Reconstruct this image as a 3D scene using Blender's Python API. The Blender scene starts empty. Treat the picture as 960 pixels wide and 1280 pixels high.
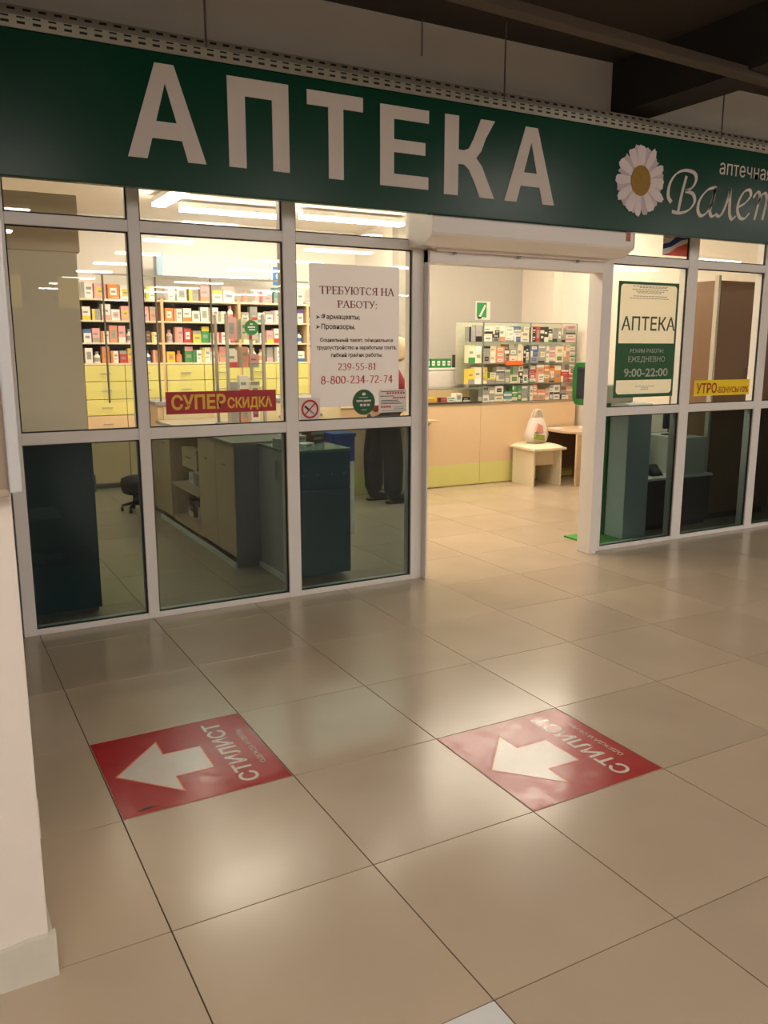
import bpy, bmesh, math, random
from mathutils import Matrix, Vector
C = bpy.context.scene.collection
SC = bpy.context.scene
PI = math.pi
rnd = random.Random(7)

# ------------------------------------------------------------------ camera
RM = ((0.8753419766, -0.4835034126, 0.0009348482),      # right
      (-0.0922019863, -0.1688212666, -0.9813247035),    # down
      (0.4746316653, 0.8589085108, -0.1923563162))      # forward
CP = Vector((-0.4565028, -2.5753684, 1.5039767))
FPX = 1049.477
cd = bpy.data.cameras.new('camera'); cam = bpy.data.objects.new('camera', cd); C.objects.link(cam)
r, d, f = [Vector(v) for v in RM]
m4 = Matrix.Identity(4)
for i in range(3):
    m4[i][0] = r[i]; m4[i][1] = -d[i]; m4[i][2] = -f[i]; m4[i][3] = CP[i]
cam.matrix_world = m4
cd.sensor_fit = 'VERTICAL'; cd.sensor_height = 36; cd.sensor_width = 27
cd.lens = FPX / 1280 * 36
cd.clip_start = 0.05; cd.clip_end = 100
SC.camera = cam

# ------------------------------------------------------------------ world, exposure
w = bpy.data.worlds.new('world'); SC.world = w; w.use_nodes = True
w.node_tree.nodes['Background'].inputs[0].default_value = (0.9, 0.8, 0.68, 1)
w.node_tree.nodes['Background'].inputs[1].default_value = 0.05
SC.view_settings.view_transform = 'Standard'
SC.view_settings.look = 'None'
SC.view_settings.gamma = 1
SC.view_settings.use_curve_mapping = False
SC.view_settings.exposure = 0.0
SC.cycles.transparent_max_bounces = 32
HALL_E, SHOP_E = 28.0, 44.0          # strength of the fluorescent diffusers (hall / pharmacy)
WARM_HALL, WARM_SHOP = (1, 0.915, 0.83), (1, 0.88, 0.70)

# ------------------------------------------------------------------ materials
MATS = {}
def srgb(c):
    return tuple(((x / 255) / 12.92 if x / 255 <= 0.04045 else ((x / 255 + 0.055) / 1.055) ** 2.4) for x in c)
def mat(name, col, rough=0.5, metal=0.0, var=0.0, scale=8.0, bump=0.0, emit=0.0, coat=0.0, spec=0.5, rvar=0.0):
    """procedural material; col in sRGB 0-255; var = colour mottling"""
    if name in MATS: return MATS[name]
    m = bpy.data.materials.new(name); m.use_nodes = True; MATS[name] = m
    nt = m.node_tree; b = nt.nodes['Principled BSDF']
    c = srgb(col)
    b.inputs['Base Color'].default_value = (*c, 1)
    b.inputs['Roughness'].default_value = rough
    b.inputs['Metallic'].default_value = metal
    b.inputs['Specular IOR Level'].default_value = spec
    if coat: b.inputs['Coat Weight'].default_value = coat; b.inputs['Coat Roughness'].default_value = 0.08
    if emit:
        b.inputs['Emission Color'].default_value = (*c, 1); b.inputs['Emission Strength'].default_value = emit
    if var or bump or rvar:
        tc = nt.nodes.new('ShaderNodeTexCoord'); nz = nt.nodes.new('ShaderNodeTexNoise')
        nz.inputs['Scale'].default_value = scale; nz.inputs['Detail'].default_value = 5
        nt.links.new(tc.outputs['Object'], nz.inputs['Vector'])
        if var:
            mx = nt.nodes.new('ShaderNodeMix'); mx.data_type = 'RGBA'
            mx.inputs['A'].default_value = (*[x * (1 - var) for x in c], 1)
            mx.inputs['B'].default_value = (*[min(1, x * (1 + var)) for x in c], 1)
            nt.links.new(nz.outputs['Fac'], mx.inputs['Factor']); nt.links.new(mx.outputs['Result'], b.inputs['Base Color'])
        if rvar:
            mr = nt.nodes.new('ShaderNodeMapRange')
            mr.inputs['From Min'].default_value = 0.3; mr.inputs['From Max'].default_value = 0.7
            mr.inputs['To Min'].default_value = rough - rvar; mr.inputs['To Max'].default_value = rough + rvar
            nt.links.new(nz.outputs['Fac'], mr.inputs['Value']); nt.links.new(mr.outputs['Result'], b.inputs['Roughness'])
        if bump:
            bp = nt.nodes.new('ShaderNodeBump'); bp.inputs['Strength'].default_value = bump; bp.inputs['Distance'].default_value = 0.01
            nt.links.new(nz.outputs['Fac'], bp.inputs['Height']); nt.links.new(bp.outputs['Normal'], b.inputs['Normal'])
    return m
def glass(name, tint, refl=1.15, fogc=None, fog=0.0):
    if name in MATS: return MATS[name]
    m = bpy.data.materials.new(name); m.use_nodes = True; MATS[name] = m
    nt = m.node_tree; nt.nodes.clear()
    out = nt.nodes.new('ShaderNodeOutputMaterial'); tr = nt.nodes.new('ShaderNodeBsdfTransparent')
    gl = nt.nodes.new('ShaderNodeBsdfGlossy'); mx = nt.nodes.new('ShaderNodeMixShader'); fr = nt.nodes.new('ShaderNodeFresnel')
    tr.inputs[0].default_value = (*tint, 1); gl.inputs['Roughness'].default_value = 0.004
    gl.inputs[0].default_value = (1, 1, 1, 1); fr.inputs[0].default_value = 1.5
    ge = nt.nodes.new('ShaderNodeNewGeometry'); m1 = nt.nodes.new('ShaderNodeMath'); m1.operation = 'SUBTRACT'; m1.inputs[0].default_value = 2.0
    m3 = nt.nodes.new('ShaderNodeMath'); m3.operation = 'MULTIPLY_ADD'; m3.inputs[1].default_value = -refl; m3.inputs[2].default_value = refl
    nt.links.new(ge.outputs['Backfacing'], m3.inputs[0])          # both faces' mirror image is given once, at the face met first
    m2 = nt.nodes.new('ShaderNodeMath'); m2.operation = 'MULTIPLY'; m2.use_clamp = True
    nt.links.new(m3.outputs[0], m2.inputs[0]); nt.links.new(fr.outputs[0], m2.inputs[1]); nt.nodes.remove(m1)
    nt.links.new(m2.outputs[0], mx.inputs[0]); nt.links.new(tr.outputs[0], mx.inputs[1]); nt.links.new(gl.outputs[0], mx.inputs[2])
    nt.links.new(mx.outputs[0], out.inputs[0])
    return m
def emis(name, col, s):
    if name in MATS: return MATS[name]
    m = bpy.data.materials.new(name); m.use_nodes = True; MATS[name] = m
    nt = m.node_tree; nt.nodes.clear()
    out = nt.nodes.new('ShaderNodeOutputMaterial'); e = nt.nodes.new('ShaderNodeEmission')
    e.inputs[0].default_value = (*col, 1); e.inputs[1].default_value = s
    nt.links.new(e.outputs[0], out.inputs[0]); return m

def tile_material(name, col, rough):
    """porcelain floor tile: per-tile tone shift, cloudy smudges, uneven polish"""
    m = bpy.data.materials.new(name); m.use_nodes = True; MATS[name] = m
    nt = m.node_tree; b = nt.nodes['Principled BSDF']; c = srgb(col)
    geo = nt.nodes.new('ShaderNodeNewGeometry'); oi = nt.nodes.new('ShaderNodeObjectInfo')
    n1 = nt.nodes.new('ShaderNodeTexNoise'); n1.inputs['Scale'].default_value = 2.2; n1.inputs['Detail'].default_value = 7
    n2 = nt.nodes.new('ShaderNodeTexNoise'); n2.inputs['Scale'].default_value = 3.5; n2.inputs['Detail'].default_value = 4; n2.inputs['Roughness'].default_value = 0.5
    for n in (n1, n2): nt.links.new(geo.outputs['Position'], n.inputs['Vector'])
    mx = nt.nodes.new('ShaderNodeMix'); mx.data_type = 'RGBA'
    mx.inputs['A'].default_value = (*[x * 0.86 for x in c], 1); mx.inputs['B'].default_value = (*[x * 1.10 for x in c], 1)
    nt.links.new(n1.outputs['Fac'], mx.inputs['Factor'])
    mp = nt.nodes.new('ShaderNodeMapRange'); mp.inputs['To Min'].default_value = 0.94; mp.inputs['To Max'].default_value = 1.05
    nt.links.new(oi.outputs['Random'], mp.inputs['Value'])
    mm = nt.nodes.new('ShaderNodeMix'); mm.data_type = 'RGBA'; mm.blend_type = 'MULTIPLY'; mm.inputs['Factor'].default_value = 1
    cc = nt.nodes.new('ShaderNodeCombineColor')
    for k in range(3): nt.links.new(mp.outputs['Result'], cc.inputs[k])
    nt.links.new(mx.outputs['Result'], mm.inputs['A']); nt.links.new(cc.outputs[0], mm.inputs['B'])
    nt.links.new(mm.outputs['Result'], b.inputs['Base Color'])
    mr = nt.nodes.new('ShaderNodeMapRange'); mr.inputs['From Min'].default_value = 0.1; mr.inputs['From Max'].default_value = 0.9
    mr.inputs['To Min'].default_value = rough - 0.035; mr.inputs['To Max'].default_value = rough + 0.05
    nt.links.new(n2.outputs['Fac'], mr.inputs['Value']); nt.links.new(mr.outputs['Result'], b.inputs['Roughness'])
    b.inputs['Specular IOR Level'].default_value = 0.55
    bp = nt.nodes.new('ShaderNodeBump'); bp.inputs['Strength'].default_value = 0.01; bp.inputs['Distance'].default_value = 0.01
    nt.links.new(n1.outputs['Fac'], bp.inputs['Height']); nt.links.new(bp.outputs['Normal'], b.inputs['Normal'])
    return m

TILE = tile_material('porcelain_tile', (186, 166, 142), 0.205)
TILE_W = tile_material('white_replacement_tile', (214, 212, 208), 0.3)
GROUT = mat('grout', (84, 66, 50), 0.9)
PVC = mat('white_aluminium', (234, 227, 220), 0.32, var=0.03, scale=3)
GASK = mat('black_gasket', (28, 24, 22), 0.6)
GLASS = glass('clear_glass', (0.97, 0.98, 0.965))
GLASS_T = glass('tinted_glass', (0.46, 0.54, 0.54), 0.55)
GLASS_I = glass('shelf_glass', (0.955, 0.97, 0.955), 0.8)
WALLB = mat('beige_wall_paint', (178, 172, 160), 0.8, var=0.03, bump=0.02, scale=30)
WALLR = mat('off_white_wall_paint', (222, 211, 196), 0.75, var=0.02, bump=0.02, scale=30)
WALLW = mat('white_wall_paint', (242, 236, 228), 0.75, var=0.02, bump=0.02, scale=30)
FASC = mat('grey_fascia_paint', (190, 184, 174), 0.8, var=0.07, scale=3)
DARKC = mat('dark_ceiling_paint', (62, 54, 48), 0.9, var=0.12, scale=4)
BEAM = mat('dark_beam_paint', (44, 40, 37), 0.85, var=0.15, scale=5)
TRAY = mat('brown_steel_beam', (84, 73, 64), 0.7, var=0.12, scale=6)
PLAST = mat('plastered_pillar_paint', (226, 215, 203), 0.75, var=0.05, bump=0.12, scale=14)
GREEN = mat('green_banner_vinyl', (8, 60, 40), 0.24, var=0.08, scale=2, rvar=0.02, bump=0.05, spec=0.22)
LETTER = mat('pale_letter_vinyl', (208, 197, 187), 0.45, var=0.02)
ZINC = mat('galvanised_steel', (186, 178, 158), 0.3, metal=0.75, var=0.1, scale=20)
CREAM = mat('cream_laminate', (218, 190, 150), 0.5, var=0.02)
YELL = mat('pale_yellow_laminate', (226, 216, 130), 0.45, var=0.02)
LIME = mat('lime_laminate', (212, 208, 128), 0.5, var=0.03)
BEECH = mat('pale_wood_laminate', (204, 178, 142), 0.5, var=0.08, scale=20)
TEAL = mat('teal_laminate', (32, 104, 120), 0.5, var=0.04)
GREYL = mat('grey_laminate', (150, 150, 148), 0.5, var=0.03)
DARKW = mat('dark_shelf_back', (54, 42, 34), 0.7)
STEEL = mat('brushed_steel', (170, 168, 160), 0.3, metal=0.9)
BLACK = mat('black_plastic', (20, 20, 22), 0.45)
WHITEP = mat('white_plastic', (238, 234, 226), 0.4)
PAPER = mat('white_paper', (232, 222, 214), 0.7)
def thin_sheet(name, col, k):
    """paper or film that lets part of the light behind it through"""
    m = mat(name, col, 0.6); nt = m.node_tree; b = nt.nodes['Principled BSDF']; out = nt.nodes['Material Output']
    t = nt.nodes.new('ShaderNodeBsdfTranslucent'); t.inputs[0].default_value = (*srgb(col), 1)
    mx = nt.nodes.new('ShaderNodeMixShader'); mx.inputs[0].default_value = k
    nt.links.new(b.outputs[0], mx.inputs[1]); nt.links.new(t.outputs[0], mx.inputs[2]); nt.links.new(mx.outputs[0], out.inputs[0])
    return m
POSTERP = thin_sheet('thin_poster_paper', (238, 234, 234), 0.5)
CRM = thin_sheet('ivory_film', (244, 238, 222), 0.55)
RED = mat('red_vinyl', (176, 26, 34), 0.35, var=0.05)
REDI = mat('red_ink', (196, 40, 46), 0.6)
DKRED = mat('dark_red_ink', (128, 42, 44), 0.6)
BLKI = mat('black_ink', (52, 44, 40), 0.6)
GREENP = mat('green_print', (30, 90, 44), 0.5)
YEL_V = mat('yellow_vinyl', (250, 214, 20), 0.45)
GOLDI = mat('golden_ink', (240, 190, 60), 0.5)
LIGHT_H = emis('hall_tube_glow', WARM_HALL, HALL_E)
LIGHT_S = emis('shop_tube_glow', WARM_SHOP, SHOP_E)

# ------------------------------------------------------------------ mesh builder
class MB:
    def __init__(s): s.v = []; s.f = []; s.m = []; s.sm = []
    def add(s, vs, fs, mi=0, smooth=False):
        o = len(s.v); s.v += [tuple(v) for v in vs]
        for f_ in fs: s.f.append([i + o for i in f_]); s.m.append(mi); s.sm.append(smooth)
        return s
    def box(s, x0, x1, y0, y1, z0, z1, mi=0):
        vs = [(x, y, z) for z in (z0, z1) for y in (y0, y1) for x in (x0, x1)]
        return s.add(vs, [(0, 2, 3, 1), (4, 5, 7, 6), (0, 1, 5, 4), (2, 6, 7, 3), (0, 4, 6, 2), (1, 3, 7, 5)], mi)
    def prism(s, pts, y0, y1, mi=0, plane='xz'):
        """polygon in a plane extruded along the third axis"""
        n = len(pts)
        def P(a, b, c): return (a, c, b) if plane == 'xz' else ((a, b, c) if plane == 'xy' else (c, a, b))
        vs = [P(a, b, y0) for a, b in pts] + [P(a, b, y1) for a, b in pts]
        fs = [list(range(n)), list(range(2 * n - 1, n - 1, -1))] + [(i, i + n, (i + 1) % n + n, (i + 1) % n) for i in range(n)]
        return s.add(vs, fs, mi)
    def tube(s, p, q, r0, r1=None, n=10, mi=0):
        p, q = Vector(p), Vector(q); r1 = r0 if r1 is None else r1
        a = (q - p).normalized(); u = a.orthogonal().normalized(); v = a.cross(u)
        vs = []
        for c_, rr in ((p, r0), (q, r1)):
            for i in range(n):
                t = 2 * PI * i / n; vs.append(c_ + (u * math.cos(t) + v * math.sin(t)) * rr)
        fs = [(i, (i + 1) % n, (i + 1) % n + n, i + n) for i in range(n)]
        s.add(vs, fs, mi, True)
        return s.add(vs, [list(range(n - 1, -1, -1)), list(range(n, 2 * n))], mi)
    def lathe(s, cx, cy, prof, n=20, mi=0, sx=1, sy=1):
        vs = []
        for rr, z in prof:
            for i in range(n):
                t = 2 * PI * i / n; vs.append((cx + rr * sx * math.cos(t), cy + rr * sy * math.sin(t), z))
        fs = []
        for k in range(len(prof) - 1):
            for i in range(n): fs.append((k * n + i, k * n + (i + 1) % n, (k + 1) * n + (i + 1) % n, (k + 1) * n + i))
        s.add(vs, fs, mi, True)
        k = (len(prof) - 1) * n
        return s.add(vs, [list(range(n - 1, -1, -1)), [k + i for i in range(n)]], mi)
    def disc(s, cx, cz, y, rx, rz=None, n=32, mi=0, th=0.001):
        rz = rx if rz is None else rz
        return s.prism([(cx + rx * math.cos(2 * PI * i / n), cz + rz * math.sin(2 * PI * i / n)) for i in range(n)], y, y + th, mi)
    def mesh(s, name, mats, off=(0, 0, 0), bev=0.0):
        me = bpy.data.meshes.new(name)
        me.from_pydata([(x - off[0], y - off[1], z - off[2]) for x, y, z in s.v], [], s.f)
        for mm in (mats if isinstance(mats, (list, tuple)) else [mats]): me.materials.append(mm)
        me.polygons.foreach_set('material_index', s.m); me.polygons.foreach_set('use_smooth', s.sm)
        bm = bmesh.new(); bm.from_mesh(me)
        bmesh.ops.recalc_face_normals(bm, faces=bm.faces)
        if bev:
            ed = [e for e in bm.edges if len(e.link_faces) == 2 and e.calc_face_angle(0) > 0.6]
            bmesh.ops.bevel(bm, geom=ed, offset=bev, segments=2, profile=0.6, affect='EDGES', clamp_overlap=True)
        bm.to_mesh(me); bm.free(); me.update()
        return me
    def build(s, name, mats, parent=None, bev=0.0, loc=None):
        if parent is not None: off = parent.matrix_basis.translation
        elif loc is not None: off = loc
        else: off = (0, 0, 0)
        if loc is not None and parent is not None: off = (0, 0, 0)
        o = bpy.data.objects.new(name, s.mesh(name, mats, off, bev)); C.objects.link(o)
        if parent is not None: o.parent = parent
        elif loc is not None: o.location = loc
        return o
def pw(o):                       # world offset of a parent (no rotations used for these)
    return o.matrix_basis.translation
def thing(name, label, cat, loc=(0, 0, 0), group=None):
    o = bpy.data.objects.new(name, None); C.objects.link(o); o.location = loc; o.empty_display_size = 0.1
    o.matrix_basis = Matrix.Translation(loc)
    o['label'] = label; o['category'] = cat; o['kind'] = 'thing'
    if group: o['group'] = group
    return o
def tag(o, label, cat, group=None):
    o['label'] = label; o['category'] = cat; o['kind'] = 'thing'
    if group: o['group'] = group
    return o
def struct(o, label=None):
    o['kind'] = 'structure'
    if label: o['label'] = label
    return o
def sub(parent_part, mb, name, m, root, **k):
    """a part below a part: both carry vertices in the root's frame, so the part sits at the root's origin"""
    o = mb.build(name, m, None, **k)
    me = o.data
    for v in me.vertices: v.co -= pw(root)
    o.parent = parent_part
    return o

def P(x, y, Y):
    """point of the plane at depth Y that the photograph shows at pixel x, y -> (X, Z)"""
    a, b = (x - 480) / FPX, (y - 640) / FPX
    v = r * a + d * b + f
    t = (Y - CP.y) / v.y
    return CP.x + t * v.x, CP.z + t * v.z

# ------------------------------------------------------------------ text
TC = {}
def text_poly(body, bold):
    k = (body, bold)
    if k not in TC:
        c = bpy.data.curves.new('t', 'FONT'); c.body = body; c.offset = bold; c.resolution_u = 3
        o = bpy.data.objects.new('t', c); C.objects.link(o)
        dg = bpy.context.evaluated_depsgraph_get(); me = bpy.data.meshes.new_from_object(o.evaluated_get(dg))
        vs = [(v.co.x, v.co.y) for v in me.vertices]; fs = [tuple(p.vertices) for p in me.polygons]
        bpy.data.objects.remove(o); bpy.data.curves.remove(c); bpy.data.meshes.remove(me)
        xs = [v[0] for v in vs]; ys = [v[1] for v in vs]
        TC[k] = ([((x - min(xs)) / (max(xs) - min(xs)), (y - min(ys)) / (max(ys) - min(ys))) for x, y in vs], fs)
    return TC[k]
def text_mb(body, x0, x1, z0, z1, Y, bold=0.0, mb=None, mi=0, fn=None):
    vs, fs = text_poly(body, bold); mb = mb or MB()
    fn = fn or (lambda u, v: (x0 + u * (x1 - x0), Y, z0 + v * (z1 - z0)))
    return mb.add([fn(u, v) for u, v in vs], fs, mi)
# serif stroke letters (unit box): S = stroke with contrast, H = serif
def arc(cx, cy, rx, ry, a0, a1, n=14):
    return [(cx + rx * math.cos(math.radians(a0 + (a1 - a0) * i / n)), cy + ry * math.sin(math.radians(a0 + (a1 - a0) * i / n))) for i in range(n + 1)]
SER = {
 'Т': (0.9, [[(.45, 0), (.45, 1)], [(.06, .96), (.84, .96)]], [(.45, 0), ], [(.08, .78, .96), (.82, .78, .96)]),
 'Р': (0.8, [[(.22, 0), (.22, 1)], [(.22, .96)] + arc(.45, .73, .25, .23, 90, -90) + [(.22, .50)]], [(.22, 0), (.12, 1)], []),
 'Е': (0.85, [[(.2, 0), (.2, 1)], [(.2, .96), (.76, .96)], [(.2, .52), (.6, .52)], [(.2, .04), (.8, .04)]], [(.14, 0), (.14, 1)], [(.74, .78, .96), (.79, .04, .25), (.6, .42, .62)]),
 'Б': (0.85, [[(.2, 0), (.2, 1)], [(.2, .96), (.72, .96)], [(.2, .54)] + arc(.46, .29, .25, .25, 90, -90) + [(.2, .04)]], [(.14, 0), (.14, 1)], [(.72, .78, .96)]),
 'У': (0.9, [[(.14, 1), (.5, .34)], [(.78, 1), (.42, .14), (.3, .03), (.18, .1)]], [(.14, 1), (.76, 1)], []),
 'Ю': (1.25, [[(.2, 0), (.2, 1)], [(.2, .5), (.5, .5)], arc(.8, .5, .32, .47, 0, 360, 28)], [(.2, 0), (.2, 1)], []),
 'С': (0.9, [arc(.5, .5, .36, .47, 48, 312, 22)], [], [(.76, .7, .97)]),
 'Я': (0.85, [[(.68, 0), (.68, 1)], [(.68, .96)] + arc(.42, .73, .24, .23, 90, 270) + [(.68, .50)], [(.42, .5), (.12, .02)]], [(.7, 0), (.74, 1)], []),
 'Н': (1.0, [[(.2, 0), (.2, 1)], [(.8, 0), (.8, 1)], [(.2, .5), (.8, .5)]], [(.2, 0), (.2, 1), (.8, 0), (.8, 1)], []),
 'А': (1.0, [[(.12, 0), (.48, 1)], [(.5, 1), (.86, 0)], [(.26, .34), (.72, .34)]], [(.12, 0), (.86, 0)], []),
 'О': (1.0, [arc(.5, .5, .4, .47, 0, 360, 28)], [], []),
 ':': (0.4, [[(.2, .0), (.2, .13)], [(.2, .5), (.2, .63)]], [], []),
 ' ': (0.45, [], [], []), '-': (0.55, [[(.08, .32), (.46, .32)]], [], []),
 '0': (0.72, [arc(.36, .5, .26, .46, 0, 360, 26)], [], []),
 '1': (0.6, [[(.32, 0), (.32, 1)], [(.32, .97), (.14, .84)]], [(.32, 0)], []),
 '2': (0.72, [arc(.34, .72, .23, .25, 160, -30) + [(.1, .06)], [(.1, .06), (.64, .06)]], [], [(.63, .02, .2)]),
 '3': (0.72, [arc(.33, .74, .2, .22, 150, -90), arc(.33, .28, .25, .25, 90, -150)], [], []),
 '4': (0.72, [[(.48, 0), (.48, 1)], [(.48, .96), (.08, .32), (.68, .32)]], [], []),
 '5': (0.72, [[(.56, .95), (.22, .95), (.18, .56)] + arc(.32, .31, .26, .27, 110, -140)], [], []),
 '7': (0.72, [[(.1, .94), (.64, .94)], [(.62, .94), (.28, 0)]], [], []),
 '8': (0.72, [arc(.36, .74, .2, .23, 0, 360, 20), arc(.36, .27, .25, .26, 0, 360, 20)], [], []),
 '9': (0.72, [arc(.35, .68, .24, .29, 0, 360, 20), [(.59, .68), (.5, .22), (.2, .02)]], [], []),
}
def serif_mb(body, x0, x1, z0, z1, Y, mb=None, mi=0, stem=0.19, thin=0.07):
    """letters with thick stems, hairlines and slab serifs"""
    mb = mb or MB(); W = sum(SER[c][0] for c in body); sx = (x1 - x0) / W; sz = z1 - z0; cx = 0
    def ribbon(pts):
        n = len(pts)
        for i in range(n - 1):
            (ax, ay), (bx, by) = pts[i], pts[i + 1]
            dx, dy = bx - ax, by - ay; L = math.hypot(dx, dy) or 1e-6
            wd = (thin + (stem - thin) * (abs(dy) / L) ** 2) / 2
            if dy * dx > 0 and abs(dx) > .05 * abs(dy): wd = min(wd, thin * 0.8)
            nx, ny = -dy / L * wd, dx / L * wd
            mb.add([(x0 + (cx + x_) * sx, Y, z0 + z_ * sz) for x_, z_ in ((ax + nx, ay + ny), (ax - nx, ay - ny), (bx - nx, by - ny), (bx + nx, by + ny))], [(0, 1, 2, 3)], mi)
    def q(a, b, c_, e): mb.add([(x0 + (cx + x_) * sx, Y, z0 + z_ * sz) for x_, z_ in ((a, c_), (b, c_), (b, e), (a, e))], [(0, 1, 2, 3)], mi)
    for ch in body:
        wd, st, se, vs = SER[ch]
        for s_ in st: ribbon(s_)
        for x_, z_ in se: q(x_ - .16, x_ + .16, 0 if z_ < .5 else .94, .06 if z_ < .5 else 1)
        for x_, a, b in vs: q(x_ - .04, x_ + .04, a, b)
        cx += wd
    return mb

# ================================================================== THE SETTING
# ---- floor: grout slab with tiles
fl = MB().box(-14, 24, -24, 7.3, -0.06, -0.004).build('floor', GROUT); struct(fl)
tm = MB().box(-0.2982, 0.2982, -0.2982, 0.2982, -0.003, 0.0).mesh('tile', TILE, bev=0.0008)
tmw = tm.copy(); tmw.materials.clear(); tmw.materials.append(TILE_W)
def in_view(x, y):
    v = Vector((x, y, 0)) - CP; z = v.dot(f)
    if z < 0.3: return False
    a, b = 480 + FPX * v.dot(r) / z, 640 + FPX * v.dot(d) / z
    return -20 < a < 980 and b < 1300
far = MB()
nt_ = 0
for i in range(-23, 40):
    for j in range(-40, 12):
        x, y = i * 0.6 + 0.3, j * 0.6 + 0.3
        if y > 7.2: continue
        vis = any(in_view(x + a, y + b) for a in (-.3, 0, .3) for b in (-.3, 0, .3)) and y < 6.8 and x < 7.0 and not (y > 5.1 and x > 3.3)
        if vis:
            white = (i == 0 and j == -3)
            o = bpy.data.objects.new('tile', tmw if white else tm); C.objects.link(o)
            o.location = (x, y, 0); o.parent = fl; nt_ += 1
            if white: o['label'] = 'white replacement tile'
        else:
            far.add([(x - .298, y - .298, 0), (x + .298, y - .298, 0), (x + .298, y + .298, 0), (x - .298, y + .298, 0)], [(0, 1, 2, 3)])
o = far.build('outer_tiles', TILE, fl); o['kind'] = 'stuff'

# ---- hall shell
struct(MB().box(-14, 24, -24, 2.03, 3.38, 3.5).build('ceiling', DARKC))
struct(MB().box(-14, 24, -24.2, -24, 0, 3.5).build('wall_rear', WALLB))
struct(MB().box(-14.2, -14, -24, 7.3, 0, 3.5).build('wall_far_left', WALLB))
struct(MB().box(24, 24.2, -24, 7.3, 0, 3.5).build('wall_far_right', WALLB))
# painted fascia above the shop windows
struct(MB().box(-14, 24, 2.035, 2.17, 2.5, 3.38).build('wall_front', FASC))
struct(MB().box(-14, -0.6, 2.035, 2.17, 0, 2.5).build('wall_front_left', FASC))
struct(MB().box(6.45, 24, 2.035, 2.17, 0, 2.5).build('wall_front_right', FASC))
# ---- ceiling beams
struct(MB().box(3.84, 4.13, -24, 2.03, 3.05, 3.38).build('trim_1', BEAM, bev=0.004), 'dark concrete beam running from the fascia towards the camera')
struct(MB().prism([(-10, .173 - .08), (15, 1.698 - .08), (15, 1.698), (-10, .173)], 3.02, 3.07, plane='xy').build('trim_2', TRAY, bev=0.004), 'brown steel beam crossing below the dark beam')
# ---- pillar in the left foreground
pil = struct(MB().box(-1.3, -0.296, -0.604, 0.10, 0, 3.38).build('wall_pillar', PLAST, bev=0.006))
sk = MB()
sk.prism([(-1.31, 0), (-0.281, 0), (-0.281, 0.118), (-0.30, 0.110), (-0.34, 0.112), (-0.40, 0.103), (-0.43, 0.107), (-0.5, 0.1), (-1.31, 0.1)], -0.622, -0.604)
struct(sk.build('baseboard_pillar', mat('chipped_skirting_tile', (206, 200, 184), 0.6, var=0.14, scale=11, bump=0.1)))
sk = MB().box(-0.296, -0.285, -0.604, 0.02, 0, 0.10).box(-0.296, -0.243, 0.02, 0.10, 0, 0.13)
struct(sk.build('baseboard_pillar_side', MATS['chipped_skirting_tile']))

# ---- pharmacy shell
struct(MB().box(-3.0, 8, 2.17, 7.3, 2.9, 3.0).build('ceiling_pharmacy', WALLW))
struct(MB().box(-3.0, 4.5, 7.15, 7.3, 0, 2.9).build('wall_back_left', WALLW))
struct(MB().box(4.5, 6.45, 6.05, 6.2, 0, 2.9).build('wall_back_right', WALLB))
struct(MB().box(4.5, 4.62, 6.2, 7.15, 0, 2.9).build('wall_back_return', WALLW))
struct(MB().box(-3.15, -3.0, 2.17, 7.3, 0, 2.9).build('wall_left', WALLW))
struct(MB().box(6.42, 6.55, 2.17, 6.05, 0, 2.9).build('wall_right', WALLR))
struct(MB().box(6.28, 6.42, 5.45, 6.05, 0, 2.9).build('wall_pilaster', WALLR))

# ---- glazed shopfront
FY = 2.03
POSTS = [(-0.075, -0.01), (0.577, 0.638), (1.432, 1.512), (2.288, 2.37), (3.875, 3.943), (4.697, 4.798), (5.565, 5.655), (6.40, 6.46)]
for k, (a, b) in enumerate(POSTS):
    t = MB().box(a, b, FY, FY + 0.09, 0, 2.5).build('trim_%d' % (k + 3), PVC, bev=0.004); struct(t)
RAILS = [(0.0, 0.032), (1.012, 1.073), (2.09, 2.148), (2.47, 2.5)]
def window(n, a, b):
    wn = bpy.data.objects.new('window_%d' % n, None); C.objects.link(wn); struct(wn)
    names = ['bottom_rail', 'middle_rail', 'transom_rail', 'head_rail']
    for (z0, z1), nm in zip(RAILS, names): MB().box(a, b, FY + 0.001, FY + 0.085, z0, z1).build(nm, PVC, wn, bev=0.003)
    for z0, z1, gm in ((0.032, 1.012, GLASS_T), (1.073, 2.09, GLASS), (2.148, 2.47, GLASS)):
        pn = MB().box(a + 0.001, b - 0.001, FY + 0.024, FY + 0.030, z0 + .001, z1 - .001).build('pane', gm, wn)
        g = MB(); e = 0.007
        for q in ((a, a + e, z0, z1), (b - e, b, z0, z1), (a + e, b - e, z0, z0 + e), (a + e, b - e, z1 - e, z1)):
            g.box(q[0], q[1], FY + 0.012, FY + 0.024, q[2], q[3])
        gg = g.build('gasket', GASK, wn)
        if gm is GLASS_T: pn['label'] = 'dark tinted lower pane'
for n, (i, j) in enumerate([(0, 1), (1, 2), (2, 3), (4, 5), (5, 6), (6, 7)]): window(n + 1, POSTS[i][1], POSTS[j][0])
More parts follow.
